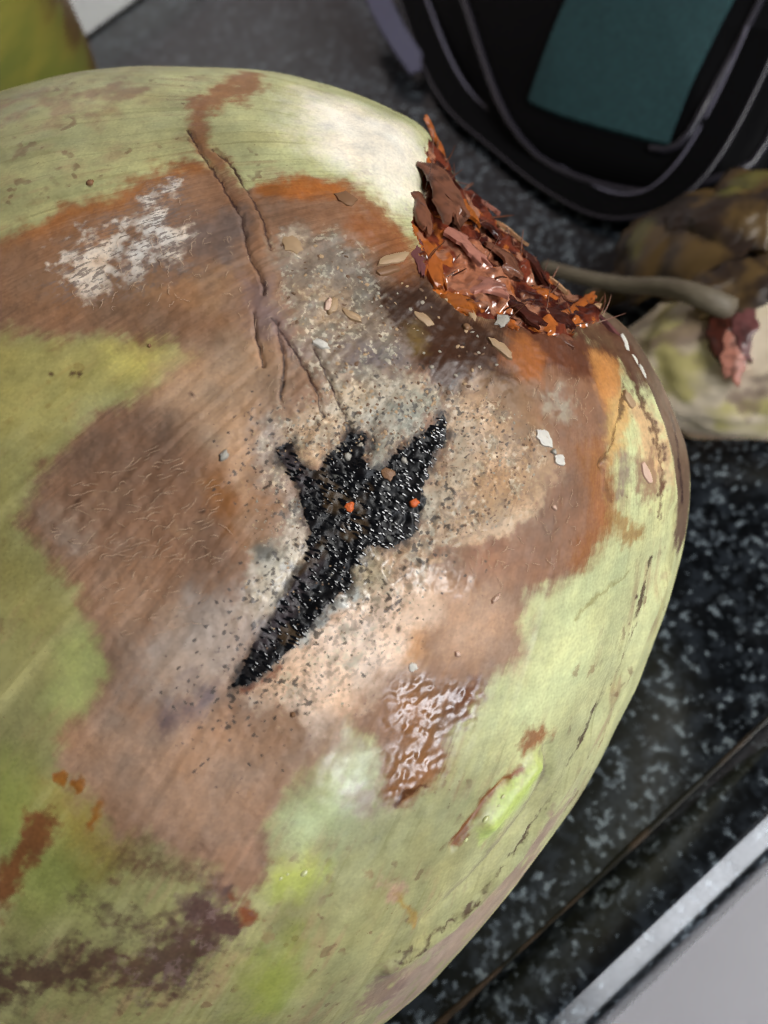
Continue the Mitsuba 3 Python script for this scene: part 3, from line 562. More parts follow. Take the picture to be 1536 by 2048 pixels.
PV, TF, SC = displaced(np.array(fine.vertices))
FF = np.array(fine.faces)
ft, fs = TF[FF].mean(1), SC[FF].mean(1)
is_tar = ft < 0
is_scar = (fs > 0.5) & ~is_tar
CV, _, _ = displaced(np.array(coarse.vertices))
husk = trimesh.util.concatenate([trimesh.Trimesh(PV, FF[~is_tar & ~is_scar], process=False), trimesh.Trimesh(CV, coarse.faces, process=False)])
husk.remove_unreferenced_vertices()
TREE = cKDTree(unit(PV - CEN))


def on_husk(c, lift=0.0):
    """(points on the displaced husk, outward normals of its smooth shape) at chart positions c"""
    c = np.atleast_2d(np.asarray(c, float))
    D = chart_dir(c)
    P = PV[TREE.query(D)[1]]
    e = 0.4
    f = lambda x: CEN + chart_dir(x) * radius_of(chart_dir(x))[:, None]
    n = unit(np.cross(f(c + [e, 0]) - f(c - [e, 0]), f(c + [0, e]) - f(c - [0, e])))
    return P + n * lift, n


labels['coconut'] = {'label': 'large green coconut with a brown rotten face, black wet rot and torn stem end', 'category': 'coconut'}
add('coconut__husk', husk, 'husk_skin', True)
m = trimesh.Trimesh(PV, FF[is_tar], process=False); m.remove_unreferenced_vertices()
add('coconut__black_rot', m, 'black_slime', True, label='sunken black wet rot with a glittering surface')
m = trimesh.Trimesh(PV, FF[is_scar], process=False); m.remove_unreferenced_vertices()
add('coconut__stem_scar', m, 'wet_scar', True, label='torn wet reddish-brown stem end')

# ---- scraps round the torn stem end
for k, c in dict(scrap_orange=S(170, 92, 40), scrap_amber=S(164, 90, 34), scrap_brown=S(122, 78, 58), scrap_dark=S(74, 34, 24), scrap_pink=S(178, 118, 100), scrap_tan=S(196, 152, 112), scrap_plum=S(112, 68, 66)).items():
    def fn(p, n, uv, c=c):
        f = fbm(p.x * 400, p.y * 400, p.z * 400, 3)
        return mix(c, [x * 0.45 for x in c], smoothstep(0.45, 0.75, f))
    mat(k, proc(fn), 0.30 if k != 'scrap_tan' else 0.5, specular=0.5)
    scene[k]['bsdf']['roughness'] = 0.5 if k == 'scrap_tan' else 0.3
PXU = 0.105                                              # chart units to a small step on the fruit
SCRAPS = [  # base, tip, lift at base and tip (mm), width (mm), material, curl
    ([(115.8, 55.5), (107.5, 61.8)], 0.5, 2.5, 4.2, 'scrap_orange', 0.2), ([(94.8, 42.2), (84.0, 21.5)], 1.5, 2.5, 8.5, 'scrap_brown', 0.15),
    ([(100.0, 37.0), (93.8, 22.5)], 0.5, 1.5, 5.0, 'scrap_amber', 0.1), ([(114.5, 39.8), (111.0, 27.8)], 1.0, 2.0, 2.6, 'scrap_pink', 0.2),
    ([(117.2, 33.0), (109.8, 15.8)], 0.5, 1.5, 2.2, 'scrap_tan', 0.1), ([(114.8, 10.0), (107.2, -3.5)], 0.5, 1.5, 2.0, 'scrap_tan', 0.1),
    ([(76.5, 23.5), (70.5, 10.0)], 0.5, 1.5, 3.6, 'scrap_orange', 0.25), ([(71.5, 11.2), (71.8, -0.5)], 0.5, 1.0, 4.6, 'scrap_amber', 0.2),
    ([(85.2, 36.0), (78.2, 24.8)], 0.5, 1.5, 4.0, 'scrap_brown', 0.2), ([(74.0, 24.5), (68.0, 14.5)], 0.2, 1.0, 2.4, 'scrap_plum', 0.2),
    ([(84.5, 21.2), (83.8, 9.8)], 1.0, 2.5, 5.0, 'scrap_pink', 0.3), ([(97.5, 17.5), (93.2, 3.8)], 0.5, 2.5, 5.5, 'scrap_brown', 0.3),
    ([(77.2, 8.8), (81.5, 0.2)], 0.5, 2.0, 5.0, 'scrap_pink', 0.3), ([(84.0, 0.8), (82.2, -10.8)], 0.5, 1.5, 4.0, 'scrap_dark', 0.3),
    ([(89.8, -5.8), (89.8, -16.0)], 0.5, 2.0, 3.2, 'scrap_dark', 0.3), ([(90.2, -12.5), (116.2, -9.2)], 0.5, 3.0, 2.4, 'scrap_orange', 0.2),
    ([(93.0, -15.2), (116.2, -11.8)], 0.5, 2.5, 1.6, 'scrap_tan', 0.2), ([(110.5, 15.0), (102.8, 0.2)], 0.2, 1.5, 3.5, 'scrap_dark', 0.2),
    ([(100.0, 29.2), (101.5, 17.8)], 0.5, 1.5, 4.0, 'scrap_dark', 0.2), ([(108.0, 54.5), (100.0, 37.0)], 0.2, 1.0, 5.0, 'scrap_dark', 0.1),
    ([(83.0, -11.8), (84.8, -18.5)], 0.3, 1.0, 3.0, 'scrap_brown', 0.2), ([(77.8, -2.8), (75.8, -8.8)], 0.3, 1.0, 2.5, 'scrap_orange', 0.2),
    ([(104.5, -12.5), (101.8, -24.5)], 0.3, 0.8, 2.0, 'scrap_plum', 0.1)]
for i, (ch2, l0, l1, w, mt, cu) in enumerate(SCRAPS):
    P, n = on_husk(ch2)
    add('coconut__torn_scrap', sheet(P[0] + n[0] * (l0 - 1.4) / 1000, P[1] + n[1] * (l1 - 1.1) / 1000, n.mean(0), w / 1000, curl=cu, seed=i + 3, thick=0.0006, jag=0.45), mt, 40)

# ---- flakes and chips stuck to the rot
for k, c in dict(chip_white=S(214, 208, 196), chip_grey=S(166, 160, 148), chip_tan=S(172, 142, 108), chip_brown=S(130, 94, 64), chip_orange=S(210, 100, 44), chip_pink=S(214, 180, 158)).items():
    mat(k, c, 0.55)


def chip(c, rx, ry, ang, seed, h=0.0005):
    rg = np.random.default_rng(seed)
    P, n = on_husk([c])
    n = n[0]
    x = unit(np.cross(BX, n)); y = np.cross(n, x)
    x, y = math.cos(ang) * x + math.sin(ang) * y, -math.sin(ang) * x + math.cos(ang) * y
    k = 14
    an = np.arange(k) * 2 * np.pi / k
    rr = 1 + 0.45 * (rg.random(k) - 0.5)
    rings = []
    for s, z in ((1.0, -0.0006), (0.95, h * 0.6), (0.55, h)):
        jit = 1 + 0.2 * (rg.random(k) - 0.5)
        rings.append(P[0] + (np.cos(an) * rr * s * rx)[:, None] * x + (np.sin(an) * rr * s * ry)[:, None] * y + (z * jit)[:, None] * n)
    Vv = np.vstack(rings + [[P[0] + n * h * 1.05]])
    f = []
    for r in range(2):
        for j in range(k):
            a0, a1, b0, b1 = r * k + j, r * k + (j + 1) % k, (r + 1) * k + j, (r + 1) * k + (j + 1) % k
            f += [[a0, a1, b1], [a0, b1, b0]]
    f += [[2 * k + j, 2 * k + (j + 1) % k, 3 * k] for j in range(k)]
    return trimesh.Trimesh(Vv, np.array(f), process=False)


CHIPS = [([(61.8, -32.2)][0], 1.3, 1.7, 0.3, 'chip_white'), ([(61.2, -37.5)][0], 0.9, 1.1, 0.3, 'chip_white'), ([(61.5, -35.8)][0], 0.5, 0.5, 0.3, 'chip_grey'),
         ([(89.5, -36.5)][0], 1.2, 1.8, 0.1, 'chip_tan'), ([(101.8, -24.5)][0], 0.9, 2.4, -0.6, 'chip_white'), ([(101.0, -29.5)][0], 0.7, 1.3, -0.4, 'chip_white'), ([(103.5, -33.2)][0], 0.7, 1.6, -0.4, 'chip_white'),
         ([(81.5, -52.8)][0], 1.0, 2.4, 0.2, 'chip_pink'), ([(64.0, 38.5)][0], 1.6, 2.0, 0.3, 'chip_brown'), ([(47.2, 35.0)][0], 1.5, 2.2, 0.2, 'chip_tan'),
         ([(47.8, 14.2)][0], 0.7, 1.8, 0.3, 'chip_tan'), ([(46.0, 18.5)][0], 1.6, 0.8, 0.6, 'chip_tan'), ([(38.0, 12.8)][0], 0.7, 1.4, 0.5, 'chip_white'), ([(45.0, 19.2)][0], 1.3, 0.7, 0.5, 'chip_pink'),
         ([(7.0, 6.0)][0], 0.9, 0.7, 0.5, 'chip_grey'), ([(32.0, -26.8)][0], 0.9, 0.7, 0.2, 'chip_orange'), ([(20.8, -19.0)][0], 0.8, 0.7, 0.2, 'chip_orange'), ([(31.5, -18.5)][0], 1.0, 1.2, 0.2, 'chip_brown'),
         ([(64.8, 21.0)][0], 1.0, 3.2, 1.4, 'chip_tan'), ([(61.5, 18.8)][0], 0.8, 2.2, 1.3, 'chip_brown'), ([(60.8, 4.5)][0], 1.0, 2.0, 0.3, 'chip_tan'), ([(71.2, -0.2)][0], 0.8, 1.6, -0.4, 'chip_tan'),
         ([(68.8, -10.5)][0], 1.0, 2.6, 0.1, 'chip_tan'), ([(75.2, -5.2)][0], 2.0, 1.2, 0.2, 'chip_grey'), ([(67.0, -2.0)][0], 0.7, 0.7, 0.3, 'chip_brown'), ([(8.8, -52.2)][0], 0.7, 0.7, 0.3, 'chip_white'),
         ([(18.0, -56.2)][0], 0.4, 0.6, 0.3, 'chip_pink'), ([(54.2, -45.2)][0], 0.4, 0.6, 0.3, 'chip_pink'), ([(27.5, -10.2)][0], 0.6, 0.6, 0.2, 'chip_grey'), ([(36.5, -18.2)][0], 0.5, 0.7, 0.2, 'chip_grey'),
         ([(-15.5, -43.0)][0], 0.4, 0.4, 0.3, 'chip_brown'), ([(21.8, 74.5)][0], 0.7, 0.6, 0.3, 'chip_brown'), ([(31.8, -52.5)][0], 1.0, 0.35, 0.1, 'chip_pink'), ([(10.0, 35.5)][0], 0.3, 0.3, 0.1, 'chip_brown')]
for i, (c, rx, ry, an, mt) in enumerate(CHIPS):
    add('coconut__loose_flake', chip(c, rx / 1000, ry / 1000, an, 50 + i), mt, 50)

def scatter(pts, n, seed, grow=0.0):
    from shapely import Polygon
    g = np.random.default_rng(seed)
    pg = Polygon(pts).buffer(grow)
    x0, y0, x1, y1 = pg.bounds
    c = np.stack([g.uniform(x0, x1, n * 6), g.uniform(y0, y1, n * 6)], 1)
    from shapely import contains_xy
    return c[contains_xy(pg, c[:, 0], c[:, 1])][:n]


for k, c in dict(crumb_tan=S(176, 146, 112), crumb_grey=S(158, 148, 132), crumb_brown=S(112, 84, 62)).items():
    mat(k, c, 0.7)
# ---- crumbs of mould and bark crusted on the rot
g = np.random.default_rng(90)
CRUST = [([(46.5, 38.5), (61.5, 25.5), (50.2, -4.0), (42.8, -1.5), (33.0, 6.5), (36.2, 21.0)], 150, 0.10, 0.42), ([(34.5, 5.0), (52.5, -9.0), (47.5, -18.2), (35.8, -16.2), (21.8, -7.5), (19.5, 2.8)], 330, 0.10, 0.34), ([(51.2, -14.0), (61.5, -18.2), (61.5, -35.0), (41.8, -42.0), (27.0, -36.2), (38.0, -24.8)], 300, 0.08, 0.28),
         ([(-10.2, -24.0), (13.8, -26.8), (21.8, -42.5), (-6.5, -50.0), (-18.0, -42.2)], 120, 0.08, 0.22), ([(16.0, 8.5), (20.0, -3.2), (8.8, -20.2), (-3.0, -24.8), (-8.5, -20.2)], 130, 0.08, 0.25), ([(56.8, 19.2), (73.5, 10.2), (65.8, -15.2), (49.5, -12.8), (51.0, 5.0)], 60, 0.12, 0.5)]
for j, mt in enumerate(('crumb_tan', 'crumb_grey', 'crumb_brown')):
    ms = []
    for i, (pts, n, r0, r1) in enumerate(CRUST):
        for c in scatter(pts, n // 3, 900 + 10 * i + j):
            r = g.uniform(r0, r1) / 1000
            ms.append(chip(c, r, r * g.uniform(0.35, 1.0), g.uniform(0, 3.1), int(g.integers(1 << 30)), h=r * g.uniform(0.15, 0.5)))
    add('coconut__mould_crumb', trimesh.util.concatenate(ms), mt, 50, kind='stuff')

# ---- wet beads that glitter on the black rot and on the wet places

mat('clear_wet', S(9, 10, 13), 0.06, specular=0.8)


def beads(c, seed, r0, r1, lift=0.0):
    g = np.random.default_rng(seed)
    P, n = on_husk(c)
    s = trimesh.creation.icosphere(subdivisions=1)
    sv, sf = np.array(s.vertices), np.array(s.faces)
    ax = unit(np.cross(n, unit(0.94 * AX + 0.35 * BX)[None] + 0.12 * g.normal(size=P.shape)))
    ay = np.cross(n, ax)
    r = g.uniform(r0, r1, len(P)) * g.uniform(0.6, 1.3, len(P))
    vv = P[:, None] + r[:, None, None] * (2.6 * sv[None, :, :1] * ax[:, None] + 0.75 * sv[None, :, 1:2] * ay[:, None] + 0.40 * sv[None, :, 2:] * n[:, None])
    ff = sf[None] + (np.arange(len(P)) * len(sv))[:, None, None]
    return trimesh.Trimesh(vv.reshape(-1, 3), ff.reshape(-1, 3), process=False)


add('coconut__wet_bead', beads(scatter(TAR, 700, 3, 0.2), 4, 0.00016, 0.00036), 'clear_wet', True, kind='stuff')


mat('sap', S(196, 198, 140), 0.05, specular=0.8)
for i, (c, r) in enumerate([([(-33.5, -66.2)][0], 0.55), ([(-37.2, -63.5)][0], 0.3), ([(-36.2, -64.0)][0], 0.22), ([(-0.2, -88.8)][0], 0.6), ([(6.0, -88.5)][0], 0.4), ([(-6.5, -89.8)][0], 0.35), ([(4.0, -89.0)][0], 0.25)]):
    P, n = on_husk([c])
    s_ = trimesh.creation.icosphere(subdivisions=2)
    x_ = unit(np.cross(BX, n[0])); y_ = np.cross(n[0], x_)
    sv = np.array(s_.vertices) * np.array([1.2, 0.8, 0.6]) * r / 1000
    add('coconut__sap_drop', trimesh.Trimesh(P[0] + sv[:, :1] * x_ + sv[:, 1:2] * y_ + sv[:, 2:] * n[0], s_.faces, process=False), 'sap', True)

# ---- mould threads
mat('mould_thread', S(206, 176, 148), 0.8)


def threads(pts, n, seed, l0, l1, r=0.000032):
    g = np.random.default_rng(seed)
    out = []
    for c in scatter(pts, n, seed):
        a = g.normal(-0.35, 0.35) if seed < 72 else g.normal(0.9, 0.6)
        L = g.uniform(l0, l1) * 0.7
        st = np.linspace(-0.5, 0.5, 5)
        bend = g.normal(0, 0.25)
        pth = c + np.stack([np.cos(a + bend * st) * st, np.sin(a + bend * st) * st], 1) * L
        P, nn = on_husk(pth)
        P = P + nn * (0.00015 + 0.0006 * g.random() * (0.25 - st ** 2)[:, None] * 4)
        out.append(tube(P, r * np.array([0.5, 1, 1, 1, 0.5]) * g.uniform(0.7, 1.3), 4))
    return trimesh.util.concatenate(out)


MT = [([(-31.8, 16.2), (-19.8, 22.2), (-0.2, 16.8), (1.2, 0.0), (-4.2, -13.5), (-19.2, -3.0)], 130, 2.0, 6.0), ([(-25.8, 5.5), (-10.8, -11.8), (-20.8, -21.2), (-35.5, -8.0)], 40, 1.5, 4.0), ([(37.0, 47.2), (40.2, 29.8), (31.2, 7.8), (22.2, 6.2), (26.5, 29.0)], 40, 1.5, 3.5),
      ([(43.8, -22.5), (61.5, -35.0), (57.0, -58.5), (33.8, -52.0), (25.2, -38.5)], 90, 1.5, 4.0), ([(2.5, 60.2), (34.2, 62.0), (38.2, 43.5), (21.5, 33.2), (6.5, 48.5)], 70, 1.2, 4.0), ([(61.2, -15.2), (82.5, -27.8), (69.8, -40.2), (53.8, -27.0)], 40, 1.5, 4.0)]
add('coconut__mould_thread', trimesh.util.concatenate([threads(p, n, 70 + i, a, b) for i, (p, n, a, b) in enumerate(MT)]), 'mould_thread', False, kind='stuff')

# ---- loose dry fibres at the torn end
out = []
g = np.random.default_rng(21)
for c in scatter(SCAR, 110, 22, 1.0):
    P, n = on_husk([c])
    dv = unit(n[0] * g.uniform(0.3, 1.0) + g.normal(0, 0.6, 3))
    L = g.uniform(0.0015, 0.005)
    k = unit(g.normal(size=3))
    s = np.linspace(0, 1, 5)[:, None]
    out.append(tube(P[0] - n[0] * 0.0005 + dv * s * L + k * (s ** 2) * L * 0.4, np.array([1, 1, 0.9, 0.7, 0.3]) * g.uniform(0.00010, 0.00022), 5))
add('coconut__dry_fibre', trimesh.util.concatenate(out), 'scrap_brown', True, kind='stuff')

# ------------------------------------------------------------------ granite counter with its raised edge
def granite(p, n, uv):
    x, y, z = p.x, p.y, p.z
    a = fbm(x * 330, y * 330, z * 330, 3)
    b = fbm(x * 560 + 31, y * 560, z * 560 + 7, 3)
    c = fbm(x * 60 + 3, y * 60, z * 60, 2)
    col = mix(S(12, 15, 18), S(36, 41, 47), smoothstep(0.35, 0.7, a))
    col = mix(col, S(88, 97, 105), 0.75 * smoothstep(0.53, 0.72, b + 0.25 * (c - 0.5)))
    col = mix(col, S(126, 136, 141), 0.8 * smoothstep(0.66, 0.80, b + 0.2 * (a - 0.5)))
    return mix(col, S(8, 9, 11), 0.7 * smoothstep(0.6, 0.75, fbm(x * 420, y * 420 + 50, z * 420, 2)))


mat('granite', proc(granite), proc(lambda p, n, uv: 0.09 + 0.20 * fbm(p.x * 130, p.y * 130, p.z * 130, 4)), specular=0.5)
YC = 0.034                                               # where the raised edge begins
prof = [(0.546, 0.0), (YC + 0.0008, 0.0)]
arc = [(YC - 0.0005, 0.0012), (YC - 0.002, 0.0028), (YC - 0.004, 0.0040), (0.0278, 0.0048)]
arc += [(0.0195, 0.0050), (0.0183, 0.0049), (0.0177, 0.0046), (0.0135, 0.0018), (0.0126, 0.0011), (0.0117, 0.0001), (0.0110, -0.0016), (0.0106, -0.0040)]
prof += arc + [(0.0106, -0.035), (0.0146, -0.038), (0.546, -0.038)]
from shapely import Polygon
slab = trimesh.creation.extrude_polygon(Polygon(prof), 2.4, engine='earcut')
M = np.array([[0, 0, 1, -1.2], [1, 0, 0, 0], [0, 1, 0, 0], [0, 0, 0, 1.0]])
slab.apply_transform(M)
slab.fix_normals()
add('counter', slab, 'granite', 25, kind='structure')
mat('seam_glint', proc(lambda p, n, uv: mix(S(30, 28, 22), S(70, 56, 44), smoothstep(0.4, 0.6, fbm(p.x * 90, p.y * 90, 0.0, 3)))), 0.35)  # bead along the crease; the dim brown highlight there is put into its colour
gx = np.linspace(-0.5, 0.5, 200)
gp = np.stack([gx, np.full_like(gx, YC + 0.0004) + 0.0006 * (meshkit.noise(np.stack([gx * 60, gx * 0, gx * 0], -1)) - 0.5), np.full_like(gx, 0.0002)], 1)
add('counter__glint_seam', tube(gp, 0.0009 * (0.5 + 1.0 * meshkit.noise(np.stack([gx * 45, gx * 0 + 3, gx * 0], -1))), 8), 'seam_glint', True)

# floor far below the counter's edge
mat('floor_tile', proc(lambda p, n, uv: mix(S(240, 236, 240), S(247, 244, 248), fbm(p.x * 9, p.y * 9, 0.0, 3))), 0.35)
fl = trimesh.Trimesh([[-3, -3, -0.60], [3, -3, -0.60], [3, 0.9, -0.60], [-3, 0.9, -0.60]], [[0, 1, 2], [0, 2, 3]], process=False)
add('floor', fl, 'floor_tile', False, kind='structure')


def box(x0, x1, y0, y1, z0, z1, bev=0.002):
    import manifold3d as mf
    b = bev
    pts = [[x, y, z] for x in (x0, x1) for y in (y0 + b, y1 - b) for z in (z0 + b, z1 - b)]
    pts = []
    for ix, x in ((1, x0), (-1, x1)):
        for iy, y in ((1, y0), (-1, y1)):
            for iz, z in ((1, z0), (-1, z1)):
                pts += [[x + ix * b, y + iy * b, z], [x + ix * b, y, z + iz * b], [x, y + iy * b, z + iz * b]]
    return trimesh.convex.convex_hull(np.array(pts))


# wall behind the counter: a white skirting strip with pinkish tiles above
mat('tile_pink', S(206, 190, 188), 0.25)
mat('skirting', S(214, 212, 206), 0.3)
mat('grout', S(150, 136, 132), 0.8)
add('wall', box(-1.2, 1.2, 0.558, 0.60, -0.4, 0.9), 'grout', False, kind='structure')
add('wall__skirting_strip', box(-1.2, 1.2, 0.546, 0.5575, 0.0005, 0.022), 'skirting', False)
for i in range(8):
    for j in range(2):
        x0 = -1.2 + 0.3 * i
        add('wall__tile', box(x0 + 0.0015, x0 + 0.2985, 0.551, 0.5578, 0.024 + 0.2 * j, 0.2225 + 0.2 * j, 0.0015), 'tile_pink', False)

# ------------------------------------------------------------------ second coconut, at the back
def olive(p, n, uv):
    q = mi.Vector3f(p) - mi.Vector3f(*LC.tolist())
    f = fbm(q.x * 40, q.y * 40, q.z * 120, 3)
    col = mix(S(118, 122, 54), S(142, 136, 60), smoothstep(0.3, 0.7, f))
    col = mix(col, S(112, 88, 44), 0.6 * smoothstep(0.055, 0.085, q.x + 0.02 * (f - 0.5)))
    col = mix(col, S(86, 58, 34), 0.8 * smoothstep(0.068, 0.080, q.x + 0.03 * (f - 0.5)))
    return col


LC = np.array([-0.005, 0.43, 0.085])
mat('olive_skin', proc(olive), 0.42)
b2 = trimesh.creation.icosphere(subdivisions=5)
D = np.array(b2.vertices)
az = np.arctan2(D[:, 1], D[:, 0])
P = D * np.array([0.085, 0.082, 0.105]) * (1 + 0.025 * np.cos(3 * az) * (1 - D[:, 2:3].ravel() ** 2) + 0.02 * (meshkit.fbm(D * 3, 3, 5) - 0.5))[:, None]
P[:, 2] = np.maximum(P[:, 2], -LC[2] + 0.0002 * 0)
labels['coconut_001'] = {'label': 'olive green coconut with a brown flank, standing in front of the tiled wall', 'category': 'coconut'}
b2 = trimesh.Trimesh(P + LC, b2.faces, process=False)
scene['coconut_001__husk'] = mikit.ply(b2, 'olive_skin', smooth=True)
cap = trimesh.creation.icosphere(subdivisions=3)
P = np.array(cap.vertices) * np.array([0.022, 0.022, 0.008]) * (1 + 0.3 * (meshkit.fbm(np.array(cap.vertices) * 4, 3, 8) - 0.5))[:, None] + LC + [0, 0, 0.103]
scene['coconut_001__stem_scar'] = mikit.ply(trimesh.Trimesh(P, cap.faces, process=False), 'scrap_dark', smooth=True)

# ------------------------------------------------------------------ rotten piece of husk with its withered stem cap
RC = np.array([0.162, 0.103, 0.0])


def pale_fruit(p, n, uv):
    q = mi.Vector3f(p)
    f = fbm(q.x * 70, q.y * 70, q.z * 70, 3)
    col = mix(S(240, 222, 196), S(206, 194, 132), smoothstep(0.50, 0.66, f))
    col = mix(col, S(150, 124, 112), 0.8 * smoothstep(0.55, 0.7, fbm(q.x * 90 + 7, q.y * 90, q.z * 90, 3)))
    return mix(col, S(206, 168, 138), 0.8 * (1 - smoothstep(0.002, 0.012, q.z)))


def withered(p, n, uv):
    q = mi.Vector3f(p)
    f = fbm(q.x * 110, q.y * 110, q.z * 110, 3)
    col = mix(S(46, 32, 22), S(96, 74, 40), smoothstep(0.35, 0.62, f))
    return mix(col, S(120, 122, 58), 0.5 * smoothstep(0.55, 0.7, fbm(q.x * 60 + 3, q.y * 60, q.z * 60, 2)))


mat('pale_fruit', proc(pale_fruit), 0.22)
mat('withered', proc(withered), 0.42)
mat('twig_bark', proc(lambda p, n, uv: mix(S(126, 116, 98), S(92, 80, 64), fbm(p.x * 300, p.y * 300, p.z * 300, 3))), 0.6)
labels['husk_piece'] = {'label': 'rotten pale green husk piece with withered brown sepals and a grey stalk', 'category': 'coconut husk'}
s = trimesh.creation.icosphere(subdivisions=5)
D = np.array(s.vertices)
P = D * np.array([0.056, 0.031, 0.026]) * (1 + 0.22 * (meshkit.fbm(D * 2.2, 3, 12) - 0.5))[:, None]
cz = 0.012
P[:, 2] = np.maximum(P[:, 2] + cz, 0.0004 + 0.0 * P[:, 0])
an = math.radians(-37)
R2 = np.array([[math.cos(an), -math.sin(an), 0], [math.sin(an), math.cos(an), 0], [0, 0, 1]])
add('husk_piece__flesh', trimesh.Trimesh(P @ R2.T + RC, s.faces, process=False), 'pale_fruit', True)
SEP = [((0.170, 0.126, 0.027), (0.157, 0.174, 0.010), 0.050, 0.35), ((0.186, 0.118, 0.028), (0.192, 0.158, 0.018), 0.042, 0.35), ((0.164, 0.141, 0.020), (0.142, 0.171, 0.006), 0.022, 0.3), ((0.152, 0.124, 0.032), (0.136, 0.142, 0.010), 0.022, 0.3), ((0.150, 0.112, 0.034), (0.178, 0.106, 0.032), 0.013, 0.35), ((0.178, 0.130, 0.034), (0.160, 0.156, 0.026), 0.024, 0.45), ((0.186, 0.096, 0.034), (0.140, 0.127, 0.036), 0.024, 0.10)]
for i, (b0, t0, w, cu) in enumerate(SEP):
    add('husk_piece__sepal', sheet(b0, t0, [0, -0.1, 1], w, curl=cu, thick=0.0016, seed=40 + i, nu=26, nv=17, jag=0.3, cup=0.3 if i < 6 else 0.12, taper=0.45), 'withered', 45)
tw = spline([(0.126, 0.178, 0.028), (0.130, 0.160, 0.031), (0.134, 0.146, 0.034), (0.137, 0.135, 0.038), (0.139, 0.124, 0.040), (0.143, 0.116, 0.036)], 30)
add('husk_piece__stalk', tube(tw, 0.0024 * (1 + 0.6 * np.linspace(-0.3, 1, 30) ** 2), 10), 'twig_bark', True)
for i, (b0, t0, w, mt) in enumerate([((0.143, 0.117, 0.035), (0.131, 0.106, 0.031), 0.010, 'scrap_dark'), ((0.139, 0.111, 0.035), (0.128, 0.101, 0.029), 0.006, 'scrap_pink'), ((0.146, 0.112, 0.036), (0.133, 0.102, 0.031), 0.006, 'scrap_plum')]):
    add('husk_piece__red_pulp', sheet(b0, t0, [-0.2, -0.3, 1], w, curl=0.3, thick=0.0014, seed=140 + i, jag=0.5), mt, 45)

# ------------------------------------------------------------------ black bag with a teal panel, lying on the counter
BO = np.array([0.1955, 0.158, 0.0])
B1, B2 = unit([0.95, 0.31, 0]), unit([-0.26, 0.966, 0])
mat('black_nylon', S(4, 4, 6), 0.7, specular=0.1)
mat('teal_cloth', proc(lambda p, n, uv: mix(S(30, 66, 70), S(46, 92, 94), 0.5 + 0.25 * dr.sin(p.dot(mi.Vector3f(*B1.tolist())) * 5200) + 0.25 * dr.sin(p.dot(mi.Vector3f(*B2.tolist())) * 5200)) if False else mix(S(19, 50, 54), S(31, 70, 72), noise(p.x * 1500, p.y * 1500, 0.0))), 0.8)
mat('piping', S(44, 42, 50), 0.28)
mat('strap_glint', S(104, 102, 118), 0.4)  # brighter grey puts the highlight along the strap edge into the colour
mat('webbing', S(84, 82, 100), 0.5)  # light on the dark strap, put into the colour as grey lilac
mat('magenta_cord', S(78, 14, 38), 0.5)
LX, LY = 0.34, 0.27


def shear(t):
    return 0.42 * (np.asarray(t) - 0.10 + np.sqrt((np.asarray(t) - 0.10) ** 2 + 0.02 ** 2))


def bag_z(s, t):
    ed = np.minimum(np.minimum(s, LX - s), np.minimum(t, LY - t))
    return 0.010 + 0.28 * s + 0.012 * (1 - np.exp(-np.maximum(ed - 0.012, 0) / 0.03)) + 0.006 * (1 - np.exp(-np.maximum(ed, 0) / 0.004)) - 0.006


def bag_patch(s0, s1, t0, t1, lift, ns=40, nt=40):
    s, t = np.meshgrid(np.linspace(s0, s1, ns), np.linspace(t0, t1, nt), indexing='ij')
    z = bag_z(s, t) + lift + 0.003 * (meshkit.fbm(np.stack([s * 25, t * 25, s * 0], -1), 3, 2) - 0.5)
    P = BO + (s + shear(t))[..., None] * B1 + t[..., None] * B2
    P = P.copy(); P[..., 2] = z
    i, j = np.meshgrid(np.arange(ns - 1), np.arange(nt - 1), indexing='ij')
    q = np.stack([i * nt + j, (i + 1) * nt + j, (i + 1) * nt + j + 1, i * nt + j + 1], -1).reshape(-1, 4)
    V0 = P.reshape(-1, 3)
    n = len(V0)
    V1 = V0.copy(); V1[:, 2] = np.maximum(V1[:, 2] - (0.0015 if lift > 0 else 9), 0.0006)
    f = [q[:, [0, 1, 2]], q[:, [0, 2, 3]], q[:, [0, 2, 1]] + n, q[:, [0, 3, 2]] + n]
    ring = [k * nt for k in range(ns)] + [(ns - 1) * nt + k for k in range(1, nt)] + [k * nt + nt - 1 for k in range(ns - 2, -1, -1)] + [k for k in range(nt - 2, 0, -1)]
    r = np.array(ring); r2 = np.roll(r, -1)
    f += [np.stack([r, r + n, r2 + n], 1), np.stack([r, r2 + n, r2], 1)]
    return trimesh.Trimesh(np.vstack([V0, V1]), np.vstack(f), process=False)


labels['bag'] = {'label': 'black fabric bag with a teal cloth panel and dark piping, lying behind the coconuts', 'category': 'bag'}
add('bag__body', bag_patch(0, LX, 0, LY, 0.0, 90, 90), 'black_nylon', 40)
add('bag__teal_panel', bag_patch(0.014, LX - 0.05, 0.034, 0.098, 0.0016, 60, 60), 'teal_cloth', 40)  # panel ends early: black body stands in for its shaded left part


def on_bag(pts, lift=0.001, n=60):
    p = spline(np.array(pts), n)
    P = BO + (p[:, :1] + shear(p[:, 1:])) * B1 + p[:, 1:] * B2
    P[:, 2] = bag_z(p[:, 0], p[:, 1]) + lift
    return P


add('bag__piping', tube(on_bag([(0.004, 0.26), (0.003, 0.10), (0.004, 0.02), (0.012, 0.006), (0.04, 0.003), (0.18, 0.003), (0.33, 0.004)]), 0.0016, 8), 'piping', True)
add('bag__piping', tube(on_bag([(0.012, 0.04), (0.016, 0.029), (0.03, 0.026), (0.12, 0.026), (0.30, 0.026)]), 0.0014, 8), 'piping', True)
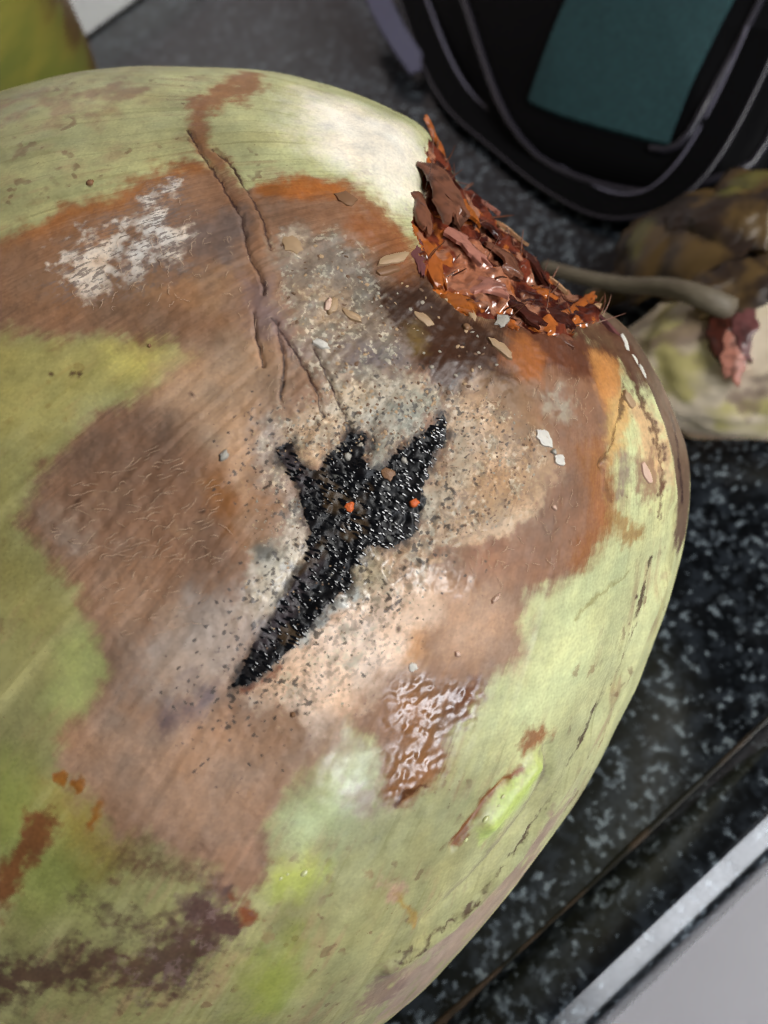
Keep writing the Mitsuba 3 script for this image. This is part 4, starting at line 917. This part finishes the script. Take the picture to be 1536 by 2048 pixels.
# strap that loops over the counter
STRAP = [(0.2294, 0.3987, 0.008), (0.2092, 0.3576, 0.007), (0.1912, 0.3208, 0.006), (0.1814, 0.2919, 0.005), (0.1779, 0.2651, 0.004), (0.1741, 0.2366, 0.004), (0.1734, 0.2133, 0.004), (0.1766, 0.1954, 0.005), (0.1854, 0.1841, 0.009), (0.2001, 0.1815, 0.014), (0.2146, 0.1836, 0.02), (0.2317, 0.1883, 0.027), (0.2457, 0.1926, 0.034)]
sp_ = spline(STRAP, 80)
tn = unit(np.gradient(sp_, axis=0))
side = unit(np.cross([0, 0, 1.0], tn))


def ribbon(path, side, w, th):
    up = np.cross(tn, side)
    prof2 = [(-w / 2, -th / 2), (w / 2, -th / 2), (w / 2, th / 2), (-w / 2, th / 2)]
    V0 = np.concatenate([(path + a * side + b * up)[:, None] for a, b in prof2], 1)
    n = len(path)
    i, j = np.meshgrid(np.arange(n - 1), np.arange(4), indexing='ij')
    q = np.stack([i * 4 + j, i * 4 + (j + 1) % 4, (i + 1) * 4 + (j + 1) % 4, (i + 1) * 4 + j], -1).reshape(-1, 4)
    f = np.vstack([q[:, [0, 1, 2]], q[:, [0, 2, 3]], [[0, 2, 1], [0, 3, 2]], [[4 * n - 4, 4 * n - 3, 4 * n - 2], [4 * n - 4, 4 * n - 2, 4 * n - 1]]])
    return trimesh.Trimesh(V0.reshape(-1, 3), f, process=False)


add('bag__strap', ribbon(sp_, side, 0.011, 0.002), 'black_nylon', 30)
add('bag__strap_edge', tube(sp_ + side * 0.0060, 0.0011, 8), 'strap_glint', True)
add('bag__strap_edge', tube(sp_ - side * 0.0060, 0.0009, 8), 'piping', True)
web = spline([(0.2123, 0.4078, 0.03), (0.2002, 0.376, 0.024), (0.192, 0.3563, 0.018), (0.1887, 0.3433, 0.012), (0.1862, 0.3294, 0.006)], 40)
tn = unit(np.gradient(web, axis=0))
add('bag__webbing', ribbon(web, unit(np.cross([0.3, -0.3, 0.9], tn)), 0.012, 0.0015), 'webbing', 30, label='webbing end, reflected light put into its grey lilac colour')
zp = BO + 0.066 * B1 + 0.080 * B2
zp[2] = float(bag_z(np.array(0.055), np.array(0.078))) + 0.006
t_ = np.linspace(0, 2 * np.pi, 30)
add('bag__zip_pull', tube(zp + np.stack([0.0022 * np.cos(t_), 0.007 * np.sin(t_), 0.001 * np.sin(2 * t_)], 1), 0.0018, 8), 'magenta_cord', True)
